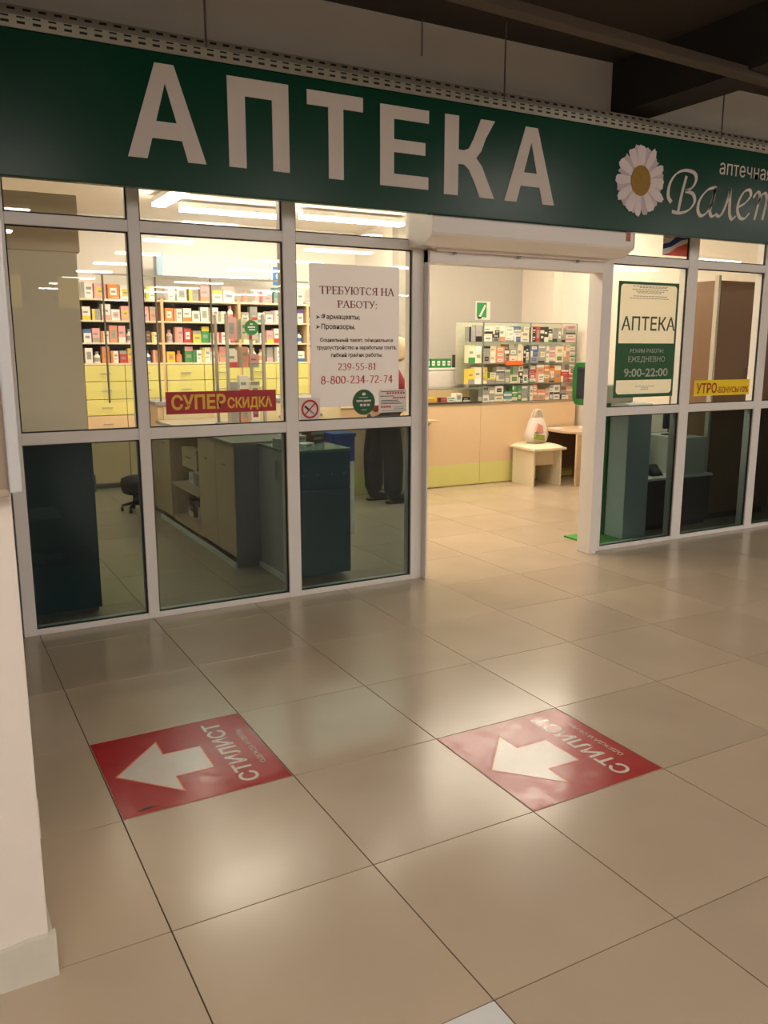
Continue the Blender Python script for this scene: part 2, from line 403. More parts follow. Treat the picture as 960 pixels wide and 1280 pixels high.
# doorway: head and guide posts
dr = bpy.data.objects.new('door_1', None); C.objects.link(dr); struct(dr)
MB().box(2.37, 3.80, FY - 0.05, FY + 0.05, 2.015, 2.095).build('door_head', PVC, dr, bev=0.004)
MB().box(2.37, 3.875, FY, FY + 0.09, 2.095, 2.5).build('head_panel', PVC, dr)
MB().box(2.37, 2.382, FY - 0.05, FY + 0.09, 0, 2.095).build('guide_post', PVC, dr, bev=0.003)
MB().box(3.80, 3.862, FY - 0.05, FY + 0.09, 0, 2.095).build('guide_post', PVC, dr, bev=0.004)
MB().box(3.862, 3.875, FY - 0.02, FY + 0.07, 0, 2.095).build('guide_slot', GASK, dr)

# ================================================================== SHUTTER BOX
t = thing('shutter_box', 'white boxed roller shutter housing above the open doorway', 'shutter', (3.05, 1.9, 2.1))
prof = [(2.03, 2.10), (1.86, 2.10), (1.765, 2.15), (1.755, 2.165), (1.755, 2.252), (1.765, 2.260), (1.806, 2.261), (1.81, 2.31), (2.03, 2.31)]
MB().prism(prof, 2.262, 3.846, plane='yz').build('housing', PVC, t, bev=0.004)
for x in (2.255, 3.846):
    MB().prism([(a - (0.004 if a < 2 else 0), b) for a, b in prof], x, x + 0.009, plane='yz').build('end_cap', PVC, t, bev=0.002)
MB().box(2.40, 3.79, 1.93, 1.99, 2.085, 2.10).build('shutter_slat', PVC, t)
for x in (2.55, 3.05, 3.55): MB().tube((x, 1.96, 2.07), (x, 1.96, 2.087), 0.012).build('stop_button', GREYL, t)
o = MB().box(3.775, 3.815, 1.7530, 1.7549, 2.2, 2.262).build('warning_sticker', mat('faded_red_sticker', (176, 104, 88), 0.6), t)

# ================================================================== SIGN
SY = 1.75
sg = thing('shop_sign', 'long dark green pharmacy banner sign with large white letters over the shopfront', 'sign', (3, SY, 2.26))
MB().box(-3.5, 7.5, SY, SY + 0.05, 2.262, 2.885).build('banner', GREEN, sg, bev=0.006)
def letter(segs, x0, x1, z0, z1):
    mb = MB()
    for s_ in segs: mb.prism([(x0 + a * (x1 - x0), z0 + b * (z1 - z0)) for a, b in s_], SY - 0.003, SY + 0.001)
    return mb
A_ = [[(0, 0), (.24, 0), (.5, .80), (.5, 1), (.38, 1)], [(.5, .80), (.76, 0), (1, 0), (.62, 1), (.5, 1)], [(.3115, .22), (.6885, .22), (.63, .40), (.37, .40)]]
Pi_ = [[(0, 0), (.28, 0), (.28, 1), (0, 1)], [(.72, 0), (1, 0), (1, 1), (.72, 1)], [(.28, .8), (.72, .8), (.72, 1), (.28, 1)]]
T_ = [[(0, .83), (1, .83), (1, 1), (0, 1)], [(.37, 0), (.64, 0), (.64, .83), (.37, .83)]]
E_ = [[(0, 0), (.28, 0), (.28, 1), (0, 1)], [(.28, .84), (1, .84), (1, 1), (.28, 1)], [(.28, .43), (.93, .43), (.93, .59), (.28, .59)], [(.28, 0), (1, 0), (1, .16), (.28, .16)]]
K_ = [[(0, 0), (.27, 0), (.27, 1), (0, 1)], [(.27, .40), (.38, .40), (.48, .34), (.58, .2), (.70, 0), (1, 0), (.84, .24), (.74, .40), (.62, .50), (.72, .60), (.80, .76), (.98, 1), (.70, 1), (.56, .74), (.47, .61), (.38, .58), (.27, .58)]]
for nm, g, x0, x1, z0, z1 in (('А', A_, .534, .918, 2.40, 2.835), ('П', Pi_, 1.037, 1.366, 2.402, 2.83), ('Т', T_, 1.47, 1.80, 2.395, 2.825),
                              ('Е', E_, 1.906, 2.22, 2.39, 2.812), ('К', K_, 2.327, 2.685, 2.378, 2.812), ('А', A_, 2.76, 3.145, 2.376, 2.811)):
    letter(g, x0, x1, z0, z1).build('letter', LETTER, sg)
# daisy
DC = (3.868, 2.588)
PETAL = mat('white_petal_print', (222, 208, 208), 0.5, var=0.12, scale=24)
dz = MB().disc(DC[0], DC[1], SY - 0.0095, 0.088, 0.096, mi=0, n=28).build('daisy_centre', mat('ochre_daisy_centre', (150, 116, 40), 0.7, var=0.3, scale=60), sg)
PETAL_B = mat('shaded_petal_print', (196, 178, 184), 0.5, var=0.14, scale=24)
for k in range(24):
    back = k % 2; a = 2 * PI * k / 24 + rnd.uniform(-.07, .07); L = (0.225 if back else .238) * rnd.uniform(.88, 1.03); wv = (.030 if back else .034) * rnd.uniform(.85, 1.2)
    ca, sa = math.cos(a), math.sin(a)
    pts = [(0.05, -.012), (.11, -wv * .68), (.17, -wv * .95), (.205, -wv * .85), (L - .006, -wv * .4), (L * .972, 0), (L, wv * .35), (.205, wv * .85), (.17, wv * .95), (.11, wv * .68), (0.05, .012)]
    yy = SY - (0.0030 if back else 0.0050) - 0.0009 * (k // 2 % 3) * (0.5 if back else 1)
    MB().prism([(DC[0] + u * ca - v * sa, DC[1] + u * sa + v * ca) for u, v in pts], yy, yy + 0.0004).build('petal', PETAL_B if back else PETAL, sg)
o = text_mb('аптечная', 4.619, 5.175, 2.700, 2.778, SY - 0.002, 0.0).build('small_lettering', LETTER, sg)
# script lettering drawn with a broad pen
def pen(mb, pts, wmax, wmin, sub_=8, ang=35):
    """Catmull-Rom through the points, width from the stroke's angle to the pen"""
    P_ = [Vector((a, b)) for a, b in pts]; P_ = [P_[0] * 2 - P_[1]] + P_ + [P_[-1] * 2 - P_[-2]]; out = []
    for i in range(1, len(P_) - 2):
        for k in range(sub_):
            t_ = k / sub_; p0, p1, p2, p3 = P_[i - 1:i + 3]
            out.append(0.5 * ((2 * p1) + (p2 - p0) * t_ + (2 * p0 - 5 * p1 + 4 * p2 - p3) * t_ ** 2 + (3 * p1 - p0 - 3 * p2 + p3) * t_ ** 3))
    out.append(P_[-2]); L, Rr = [], []
    for i, p in enumerate(out):
        t_ = (out[min(i + 1, len(out) - 1)] - out[max(i - 1, 0)]).normalized()
        a = math.atan2(t_.y, t_.x); wdt = (wmin + (wmax - wmin) * abs(math.sin(a - math.radians(ang)))) / 2
        nrm = Vector((-t_.y, t_.x)) * wdt; L.append(p + nrm); Rr.append(p - nrm)
    n = len(out)
    mb.add([(p.x, SY - 0.002, p.y) for p in L] + [(p.x, SY - 0.002, p.y) for p in Rr], [(i, i + 1, i + 1 + n, i + n) for i in range(n - 1)])
def cp(pts): return [P(720 + a / 4, 160 + b / 4, SY) for a, b in pts]
for glyph in ([[(475, 372), (460, 340), (468, 280), (500, 230), (545, 212), (590, 225), (600, 258), (580, 298), (545, 315)], [(545, 315), (583, 330), (592, 368), (565, 408), (520, 425), (478, 418)], [(552, 240), (528, 330), (508, 425)]],
              [[(695, 296), (655, 312), (618, 360), (608, 410), (622, 438), (650, 425), (682, 370), (697, 300)], [(700, 292), (682, 360), (668, 415), (678, 442), (704, 428)]],
              [[(698, 436), (718, 440), (738, 410), (760, 350), (772, 300)], [(772, 300), (768, 370), (766, 430), (778, 456), (798, 440)]],
              [[(812, 395), (845, 375), (872, 340), (868, 312), (842, 318), (816, 360), (806, 410), (818, 448), (842, 452), (866, 425)]],
              [[(885, 350), (905, 322), (918, 335), (905, 400), (890, 460)], [(905, 380), (930, 335), (948, 330), (950, 370), (930, 460)], [(950, 370), (975, 335), (992, 335), (990, 380), (975, 455), (990, 468), (1010, 450)]],
              [[(1115, 318), (1075, 330), (1035, 380), (1025, 435), (1042, 462), (1070, 450), (1100, 395), (1117, 322)], [(1120, 315), (1102, 380), (1088, 440), (1098, 466), (1126, 452)]]):
    mb = MB()
    for s_ in glyph: pen(mb, cp(s_), 0.030, 0.010)
    mb.build('script_letter', LETTER, sg)

# perforated steel angle on top of the banner
def flange(x0, x1, z0, z1, y, rows, pitch=0.066, sl=0.034, off=0.0):
    """vertical strip with real rows of slots: rows = [(za, zb), ...]"""
    mb = MB(); cuts = sorted([z0] + [z for q in rows for z in q] + [z1]); x = x0 - off; xs = [x0]
    while x < x1:
        for q in (x + (pitch - sl) / 2, x + (pitch + sl) / 2):
            if x0 < q < x1: xs.append(q)
        x += pitch
    xs.append(x1); 
    for i in range(len(xs) - 1):
        hole = abs((xs[i + 1] - xs[i]) - sl) < 1e-4
        for j in range(len(cuts) - 1):
            if hole and any(abs(cuts[j] - a) < 1e-6 for a, b in rows): continue
            mb.add([(xs[i], y, cuts[j]), (xs[i + 1], y, cuts[j]), (xs[i + 1], y, cuts[j + 1]), (xs[i], y, cuts[j + 1])], [(0, 1, 2, 3)])
    return mb
pr = thing('perforated_rail', 'slotted galvanised steel angle rail along the top of the green banner', 'rail', (3, 1.78, 2.885))
flange(-3.5, 7.5, 2.882, 2.936, 1.738, [(2.901, 2.912), (2.925, 2.933)]).build('front_flange', ZINC, pr)
MB().box(-3.5, 7.5, 1.739, 1.80, 2.934, 2.936).build('top_flange', ZINC, pr)
flange(-3.5, 7.5, 2.936, 2.996, 1.80, [(2.976, 2.987)], off=0.03).build('rear_flange', mat('dull_zinc', (150, 142, 128), 0.5, metal=0.4, var=0.12, scale=15), pr)
MB().box(-3.5, 7.5, 1.815, 1.817, 2.936, 2.992).build('slot_shade_strip', BEAM, pr)  # dark strips behind the slots paint in the shade of the hollow
MB().box(-3.5, 7.5, 1.7395, 1.7405, 2.886, 2.933).build('slot_shade_strip', BEAM, pr)
for x, lb in ((0.955, 'above the first big letter'), (2.779, 'above the letter after the doorway start'), (4.672, 'at the right, below the dark beam')):
    hw = thing('hanger_wire', 'thin steel hanger wire holding the banner rail, ' + lb, 'wire', (x, 1.80, 2.9), 'hanger wires of the banner')
    MB().tube((x, 1.80, 2.93), (x, 1.80, 3.38), 0.0055, n=6).build('rod', mat('grey_wire', (112, 104, 96), 0.5, metal=0.4), hw)
    MB().tube((x, 1.795, 2.85), (x, 1.795, 2.905), 0.004, n=6).build('hook', ZINC, hw)
    MB().box(x - 0.012, x + 0.012, 1.79, 1.81, 2.928, 2.94).build('clamp', ZINC, hw)

x_, z_ = P(527.5, 70, 2.0)
tag(MB().tube((x_, 2.0, z_), (x_, 2.0, 3.38), .004, n=6).build('loose_wire', MATS['grey_wire']), 'loose thin wire hanging down the fascia above the letter before the doorway', 'wire')

# ================================================================== STICKERS AND POSTERS ON THE GLASS
GY = FY + 0.0235           # outer face of the glass
def sheet(parent, x0, x1, z0, z1, m, name='sheet', dy=0.0, th=0.0012):
    return MB().box(x0, x1, GY - th - dy, GY - dy, z0, z1).build(name, m, parent)
def at(x, y): return P(x, y, GY)
# job poster
jp = thing('job_poster', 'large white hiring poster with red and black Cyrillic lines on the third window', 'poster', (1.9, GY, 1.5))
sheet(jp, 1.603, 2.205, 1.150, 1.985, POSTERP)
TY = GY - 0.002
def cr(a, b): return at(380 + a / 5.82, 310 + b / 5.82)
def line(fn, body, xl, xr, yt, yb, m, name='text_line', bold=0.0, parent=None, conv=cr, **k):
    yc = (yt + yb) / 2; xc = (xl + xr) / 2
    x0 = conv(xl, yc)[0]; x1 = conv(xr, yc)[0]; z1 = conv(xc, yt)[1]; z0 = conv(xc, yb)[1]
    if fn == 's': return serif_mb(body, x0, x1, z0, z1, TY, **k).build(name, m, parent)
    return text_mb(body, x0, x1, z0, z1, TY, bold, **k).build(name, m, parent)
line('s', 'ТРЕБУЮТСЯ НА', 110, 655, 285, 342, DKRED, parent=jp)
line('s', 'РАБОТУ:', 240, 535, 385, 438, DKRED, parent=jp)
for yt, yb, body, xr in ((480, 528, 'Фармацевты;', 405), (552, 600, 'Провизоры.', 372)):
    line('t', body, 125, xr, yt, yb, BLKI, bold=0.025, parent=jp)
    x, z = cr(85, (yt + yb) / 2 - 2)
    MB().add([(x, TY, z + .011), (x + .028, TY, z), (x, TY, z - .011), (x + .008, TY, z)], [(0, 1, 3), (1, 2, 3)]).build('arrow_bullet', BLKI, jp)
line('t', 'Социальный пакет, официальное', 115, 648, 655, 690, BLKI, bold=0.03, parent=jp)
line('t', 'трудоустройство и заработная плата,', 90, 672, 708, 745, BLKI, bold=0.03, parent=jp)
line('t', 'гибкий график работы.', 197, 570, 762, 800, BLKI, bold=0.03, parent=jp)
line('s', '239-55-81', 243, 525, 838, 888, REDI, parent=jp, thin=0.08)
line('s', '8-800-234-72-74', 120, 645, 928, 986, REDI, parent=jp, thin=0.08)
# red super-sale strip
rs = thing('sale_sticker', 'red strip sticker with golden Cyrillic lettering on the second window', 'sticker', (1.06, GY, 1.2))
sheet(rs, 0.735, 1.379, 1.140, 1.263, RED)
text_mb('СУПЕР', 0.765, 1.075, 1.163, 1.247, GY - 0.0022, 0.03).build('large_lettering', GOLDI, rs)
text_mb('СКИДКА', 1.085, 1.355, 1.152, 1.226, GY - 0.0022, 0.03).build('small_lettering', GOLDI, rs)
# no smoking
ns = thing('no_smoking_sign', 'small white square sticker with a crossed-out cigarette in a red ring', 'sticker', (1.59, GY, 1.14))
sheet(ns, 1.528, 1.660, 1.076, 1.207, PAPER, dy=0.001)
def ring(mb, cx, cz, r0, r1, y, n=36):
    vs = [(cx + q * math.cos(2 * PI * i / n), y, cz + q * math.sin(2 * PI * i / n)) for q in (r0, r1) for i in range(n)]
    return mb.add(vs, [(i, (i + 1) % n, (i + 1) % n + n, i + n) for i in range(n)])
rg = ring(MB(), 1.594, 1.142, 0.044, 0.056, GY - 0.0032)
rg.add([(1.594 + a, GY - 0.0032, 1.142 + b) for a, b in ((-.036, -.030), (-.030, -.036), (.036, .030), (.030, .036))], [(0, 1, 2, 3)]); rg.build('red_ring', REDI, ns)
cg = MB().add([(1.594 + a, GY - 0.0028, 1.142 + b) for a, b in ((-.038, .014), (-.030, .024), (-.004, .002), (-.012, -.008))], [(0, 1, 2, 3)]); cg.build('cigarette_tip', BLKI, ns)
cg = MB().add([(1.594 + a, GY - 0.0028, 1.142 + b) for a, b in ((-.012, -.008), (-.004, .002), (.028, -.026), (.022, -.034))], [(0, 1, 2, 3)]); cg.build('cigarette', mat('grey_ink', (150, 150, 150), 0.6), ns)
# green round sticker
gs = thing('round_green_sticker', 'dark green round sticker on the lower edge of the hiring poster', 'sticker', (1.956, GY, 1.17))
MB().disc(1.957, 1.172, GY - 0.003, 0.078, n=40, th=0.0015).build('disc', GREENP, gs)
for (a, b, c_, e) in ((-.052, -.01, .012, .020), (.0, .05, .010, .020)): MB().box(1.957 + a, 1.957 + b, GY - .0036, GY - .003, 1.172 + c_ - .006, 1.172 + e - .006).build('print_line', PAPER, gs)
text_mb('ШИРОКАЯ', 1.910, 1.985, 1.172, 1.184, GY - .0036, .02).build('print_line', PAPER, gs)
for k in range(3): MB().box(1.93 + .025 * k, 1.948 + .025 * k, GY - .0036, GY - .003, 1.148, 1.162).build('print_block', PAPER, gs)
MB().disc(1.957, 1.222, GY - .0038, .013, .009, th=.0006).build('print_emblem', PAPER, gs)
MB().box(1.925, 1.985, GY - .0036, GY - .003, 1.200, 1.203).build('print_line', PAPER, gs)
MB().box(1.94, 1.975, GY - .0036, GY - .003, 1.124, 1.127).build('print_line', PAPER, gs)
# small white notice
wn = thing('small_notice', 'small white notice with red and grey fine print in the window corner', 'notice', (2.16, GY, 1.17))
sheet(wn, 2.062, 2.262, 1.104, 1.246, PAPER, dy=0.001)
for z, a, b, m_, h in ((1.232, .07, .9, BLKI, .004), (1.218, .28, .96, REDI, .010), (1.203, .05, .55, BLKI, .004), (1.188, .5, .96, REDI, .010), (1.176, .08, .7, BLKI, .004),
                      (1.166, .08, .75, BLKI, .004), (1.156, .08, .85, BLKI, .004), (1.133, .08, .45, REDI, .012), (1.133, .55, .9, MATS['grey_ink'], .004), (1.122, .55, .9, MATS['grey_ink'], .004), (1.112, .08, .9, MATS['grey_ink'], .003)):
    n = 1 if h < .006 else 7
    for q in range(n):
        u0 = a + (b - a) * q / n; u1 = a + (b - a) * (q + .72) / n if n > 1 else b
        MB().add([(2.062 + .2 * u0, GY - .0028, z), (2.062 + .2 * u1, GY - .0028, z), (2.062 + .2 * u1, GY - .0028, z + h), (2.062 + .2 * u0, GY - .0028, z + h)], [(0, 1, 2, 3)]).build('print_line', m_, wn)
# opening-hours board
hb = thing('opening_hours_sign', 'tall green and white opening hours sign right of the doorway', 'sign', (4.32, GY, 1.5))
HX0, HX1, HZ0, HZ1 = 4.022, 4.632, 1.140, 1.975
for a, b, c_, e in ((HX0, 4.045, HZ0, HZ1), (4.612, HX1, HZ0, HZ1), (4.045, 4.612, 1.955, HZ1), (4.045, 4.612, 1.268, 1.535), (4.045, 4.612, HZ0, 1.165)):
    MB().box(a, b, GY - .0012, GY, c_, e).build('green_field', GREENP, hb)
for z0, z1 in ((1.535, 1.955), (1.165, 1.268)): MB().box(4.045, 4.612, GY - .0012, GY, z0, z1).build('white_panel', CRM, hb)
for cx, cz, sx, sz in ((4.045, 1.955, 1, -1), (4.612, 1.955, -1, -1), (4.045, 1.165, 1, 1), (4.612, 1.165, -1, 1)):
    R_ = .03; pts = [(cx, cz)] + [(cx + sx * R_ * (1 - math.cos(math.radians(a))), cz + sz * R_ * (1 - math.sin(math.radians(a)))) for a in range(0, 91, 18)]
    MB().add([(x, GY - .0016, z) for x, z in pts], [list(range(len(pts)))]).build('corner_print', GREENP, hb)
DKG = mat('dark_green_ink', (40, 74, 44), 0.5)
TY = GY - 0.003
ch = lambda a, b: at(740 + a / 6.4, 320 + b / 6.4)
def hline(body, xl, xr, yt, yb, m, bold, name='text_line'):
    yc = (yt + yb) / 2; xc = (xl + xr) / 2
    text_mb(body, ch(xl, yc)[0], ch(xr, yc)[0], ch(xc, yb)[1], ch(xc, yt)[1], TY, bold).build(name, m, hb)
hline('АПТЕКА', 234, 662, 485, 597, DKG, .01)
hline('РЕЖИМ РАБОТЫ:', 303, 570, 742, 775, CRM, .012)
hline('ЕЖЕДНЕВНО', 287, 580, 802, 855, CRM, .01)
hline('9:00-22:00', 252, 603, 898, 966, CRM, .025)
for yy, a, b in ((242, 325, 610), (254, 380, 600), (268, 320, 612), (284, 350, 580), (296, 365, 560), (322, 330, 600), (338, 300, 615), (1046, 345, 498), (1058, 390, 450), (1070, 385, 450)):
    x0, z = ch(a, yy); x1, _ = ch(b, yy)
    n = max(3, int((x1 - x0) / .03)); mb = MB()
    for q in range(n):
        u0 = x0 + (x1 - x0) * q / n; mb.add([(u0, TY, z), (u0 + (x1 - x0) / n * .8, TY, z), (u0 + (x1 - x0) / n * .8, TY, z + .005), (u0, TY, z + .005)], [(0, 1, 2, 3)])
    mb.build('fine_print_line', MATS['grey_ink'], hb)
# yellow bonus strip
ys = thing('bonus_sticker', 'yellow strip sticker with red Cyrillic lettering on the window right of the hours sign', 'sticker', (5.2, GY, 1.19))
sheet(ys, 4.870, 5.515, 1.131, 1.253, YEL_V)
MRI = mat('maroon_ink', (170, 52, 30), 0.5)
text_mb('УТРО', 4.895, 5.125, 1.150, 1.232, TY, 0.02).build('large_lettering', MRI, ys)
text_mb('-БОНУСЫ', 5.130, 5.385, 1.150, 1.198, TY, 0.015).build('small_lettering', MRI, ys)
text_mb('10%', 5.405, 5.50, 1.150, 1.198, TY, 0.015).build('small_lettering', MRI, ys)
# colourful ad in the transom
ad = thing('transom_advert', 'blue, red and white glossy advert in the transom pane beside the shutter box', 'advert', (4.57, GY, 2.24))
sheet(ad, 4.435, 4.70, 2.172, 2.42, PAPER)
def blob(pts, m): MB().add([(x, GY - .002, z) for x, z in pts], [list(range(len(pts)))]).build('printed_patch', m, ad)
blob([(4.435, 2.172), (4.50, 2.19), (4.58, 2.235), (4.70, 2.275), (4.70, 2.172)], mat('red_orange_print', (220, 84, 58), .4, var=.35, scale=14))
blob([(4.435, 2.215), (4.52, 2.235), (4.62, 2.285), (4.70, 2.30), (4.70, 2.345), (4.60, 2.33), (4.50, 2.265), (4.435, 2.25)], mat('blue_print', (44, 62, 128), .4, var=.3, scale=14))
text_mb('НЕО', 4.45, 4.56, 2.295, 2.33, TY, .03).build('print_lettering', mat('orange_print', (206, 140, 50), .5), ad)

# ================================================================== FLOOR STICKERS
for X0, Y0, lb in ((0.0, 0.0, 'red floor sticker with a white arrow, left one, nearer the pillar'), (1.2, -0.6, 'red floor sticker with a glossy glare patch, right one, in front of the doorway')):
    fs = thing('floor_sticker', lb, 'sticker', (X0 + .3, Y0 + .3, 0), 'red arrow stickers on the floor')
    RF = mat('worn_red_floor_vinyl', (168, 20, 34), 0.19, var=0.25, scale=16, rvar=0.07, bump=0.05, spec=0.3)
    WF = mat('worn_white_floor_vinyl', (214, 204, 192), 0.2, var=0.08, scale=14, rvar=0.06)
    MB().box(X0 + .004, X0 + .596, Y0 + .004, Y0 + .596, 0.0, 0.0008).build('backing_sheet', RF, fs)
    cy = Y0 + .292
    def arrow(g): return [(X0 + .045 - g * 1.6, cy), (X0 + .228 + g, cy + .2 + g * 2.2), (X0 + .228 + g, cy + .09 + g), (X0 + .37 + g, cy + .09 + g), (X0 + .37 + g, cy - .09 - g), (X0 + .228 + g, cy - .09 - g), (X0 + .228 + g, cy - .2 - g * 2.2)]
    MB().prism(arrow(.006), 0.0008, 0.0010, plane='xy').build('arrow_outline', mat('orange_outline_vinyl', (206, 92, 52), .35), fs)
    MB().prism(arrow(0), 0.0010, 0.0013, plane='xy').build('arrow', WF, fs)
    # lettering reads towards the shop, tops towards the arrow
    text_mb('СТИЛИСТ', 0, 0, 0, 0, 0, .02, fn=lambda u, v: (X0 + .495 - v * .072, Y0 + .045 + u * .505, 0.0012)).build('lettering', WF, fs)
    text_mb('ОДЕЖДА И ОБУВЬ', 0, 0, 0, 0, 0, .0, fn=lambda u, v: (X0 + .557 - v * .024, Y0 + .15 + u * .30, 0.0012)).build('small_lettering', WF, fs)

    if X0 == 0: MB().prism([(.050, .028), (.085, .040), (.120, .038), (.095, .030), (.060, .022)], .0008, .0011, plane='xy').build('scuff_mark', BLKI, fs)

# ================================================================== BOARD ON PILLAR
bd = thing('pillar_board', 'framed brown notice board hanging on the foreground pillar at the left edge', 'board', (-0.7, -0.62, 1.2))
MB().box(-1.2, -0.30, -0.632, -0.607, 1.205, 2.4).build('panel', mat('brown_board', (156, 138, 118), 0.5, var=0.12, scale=5), bd)
MB().box(-0.302, -0.276, -0.652, -0.607, 1.198, 2.4).build('edge_profile', mat('white_edge_profile', (196, 194, 194), 0.3), bd, bev=0.005)
MB().box(-1.2, -0.302, -0.645, -0.607, 1.19, 1.206).build('lower_profile', mat('tan_profile', (170, 150, 130), 0.4), bd, bev=0.003)

# ================================================================== PHARMACY LIGHTS
def lamp(cx, cy, z, L, along, lb, group, em, wdt=0.13):
    t = thing('ceiling_light', lb, 'light', (cx, cy, z), group)
    hx, hy = (L / 2, wdt / 2) if along == 'x' else (wdt / 2, L / 2)
    MB().box(cx - hx, cx + hx, cy - hy, cy + hy, z + .03, z + .075).build('housing', WHITEP, t)
    MB().box(cx - hx + .005, cx + hx - .005, cy - hy + .005, cy + hy - .005, z, z + .03).build('diffuser', em, t)
    return t
for cx, cy, L, al, lb in ((1.70, 5.15, 1.15, 'y', 'fluorescent light running front to back, seen in the transom of the second window'),
                          (2.52, 5.85, 1.15, 'x', 'fluorescent light running sideways, seen in the transom of the second window'),
                          (3.75, 5.72, 1.2, 'x', 'fluorescent light seen in the transom of the third window'),
                          (1.75, 3.35, 1.2, 'x', 'fluorescent light just behind the second window'), (4.72, 3.35, 1.2, 'x', 'fluorescent light just inside the doorway'),
                          (3.2, 3.1, 1.2, 'x', 'added fluorescent light over the middle of the pharmacy floor'), (5.6, 4.6, 1.2, 'x', 'fluorescent light over the padded stool'),  # the middle-floor lamp is unseen, added to brighten the hall floor
                          (0.2, 4.4, 1.2, 'x', 'fluorescent light behind the tall cabinet'), (4.4, 4.5, 1.2, 'x', 'fluorescent light in front of the glass display')):
    lamp(cx, cy, 2.80, L, al, lb, 'pharmacy ceiling lights', LIGHT_S)
# hall lights (reflected in the glass and in the polished floor)
k = 0
for xi, X in enumerate((0.4, 3.7, 6.6, 9.6, 14.0)):
    for Y in (-3.4, -5.6, -7.8, -10.0, -12.2, -14.4, -16.6, -18.8, -21.0):
        k += 1
        lamp(X, Y, 3.22, 1.3, 'x', 'hall fluorescent light behind the camera, %s row back, %s from the pillar side' % (['first', 'second', 'third', 'fourth', 'fifth', 'sixth', 'seventh', 'eighth', 'ninth'][(k - 1) % 9], ['first', 'second', 'third', 'fourth', 'fifth'][xi]), 'hall ceiling lights', LIGHT_H, 0.28)
for X, Y, L, lb in ((-1.2, -2.4, 1.3, 'first one added left of the camera'), (-1.2, -3.5, 1.3, 'second one added left of the camera'), (-1.2, -4.6, 1.3, 'third one added left of the camera'), (-3.2, -3.0, 1.3, 'added well left of the camera'), (5.4, -1.8, 1.3, 'well right of the camera'), (9.5, -1.6, 1.3, 'far right of the shopfront')):  # unseen lamps; the left ones are added to light the pillar
    lamp(X, Y, 3.22, L, 'x', 'hall fluorescent light on the dark ceiling, ' + lb, 'hall lights near the shopfront', LIGHT_H, 0.16)

# ================================================================== PRODUCTS
PAL = dict(white=(240, 234, 226), pink=(232, 168, 170), orange=(232, 140, 60), yellow=(238, 204, 70), green=(52, 140, 70), red=(196, 48, 52), blue=(70, 110, 170),
           purple=(92, 72, 130), black=(30, 28, 32), teal=(80, 150, 150), grey=(160, 158, 152), brown=(110, 72, 50), cream=(236, 222, 190), salmon=(226, 150, 120))
def pmat(n): return mat(n + '_carton_print', PAL[n], 0.5)
PM = {}
def carton_mesh(base, acc, style):
    k = (base, acc, style)
    if k in PM: return PM[k]
    mb = MB(); mb.box(-.5, .5, -.5, .5, 0, 1, 0)
    y = -.504
    if style == 0: pats = [((-.5, .5), (.0, .32), 1), ((-.38, .2), (.52, .66), 2)]
    elif style == 1: pats = [((-.5, -.18), (0, 1), 1), ((-.05, .4), (.55, .72), 2), ((-.05, .3), (.3, .38), 2)]
    elif style == 2: pats = [((-.5, .5), (.72, 1), 1), ((-.3, .3), (.3, .5), 2)]
    else: pats = [((-.3, .3), (.25, .75), 1), ((-.2, .2), (.42, .55), 2)]
    for (a, b), (c_, e), mi in pats:
        mb.box(a, b, y - (.004 if mi == 2 else 0), -.5, c_, e, mi)
    PM[k] = mb.mesh('carton', [pmat(base), pmat(acc), MATS['grey_ink'] if base != 'black' else PAPER]); return PM[k]
def bottle_mesh(base, acc):
    k = (base, acc, 'b')
    if k not in PM:
        mb = MB(); mb.lathe(0, 0, [(.46, 0), (.5, .05), (.5, .62), (.22, .76), (.2, .82)], 12, 0); mb.lathe(0, 0, [(.26, .82), (.26, 1)], 12, 1); mb.lathe(0, 0, [(.505, .15), (.505, .5)], 12, 1)
        PM[k] = mb.mesh('bottle', [pmat(base), pmat(acc)])
    return PM[k]
ORD = ['first', 'second', 'third', 'fourth', 'fifth', 'sixth', 'seventh', 'eighth', 'ninth', 'tenth', 'eleventh', 'twelfth', 'thirteenth', 'fourteenth', 'fifteenth', 'sixteenth']
def item(x, y, z, wx, wy, h, base, acc, style, label, group, bottle=False, rz=None):
    me = bottle_mesh(base, acc) if bottle else carton_mesh(base, acc, style)
    o = bpy.data.objects.new('medicine_bottle' if bottle else 'medicine_carton', me); C.objects.link(o)
    o.location = (x, y, z); o.scale = (wx, wy, h); o.rotation_euler[2] = rnd.uniform(-.04, .04) if rz is None else rz
    return tag(o, label, 'bottle' if bottle else 'box', group)

# ---- wall shelving with drawers
BAYS = [(1.10, 1.93), (1.96, 2.80), (2.83, 3.64), (3.67, 4.42)]
su = thing('wall_shelving', 'long yellow drawer unit with dark-backed open shelves along the back wall', 'shelving', (2.75, 7.0, 0))
YF = 6.72
MB().box(1.07, 4.45, YF + .02, 7.12, 0.56, 0.79).build('cabinet_body', CREAM, su)
MB().box(1.07, 4.45, YF + .06, 7.12, 0.0, 0.05).build('plinth', GREYL, su)
MB().box(1.07, 4.45, 7.08, 7.12, 0.79, 2.0).build('back_panel', DARKW, su)
for x in (1.07, 1.93, 2.80, 3.64, 4.42): MB().box(x, x + 0.03, YF, 7.10, 0.05, 2.02).build('divider', mat('peach_laminate', (226, 190, 150), .5), su)
for z in (1.338, 1.553, 1.782, 2.002):
    for a, b in BAYS: MB().box(a, b, YF + (0 if z > 1.4 else .0), 7.08, z - .018, z).build('shelf', mat('pale_shelf_board', (232, 218, 190), .5), su)
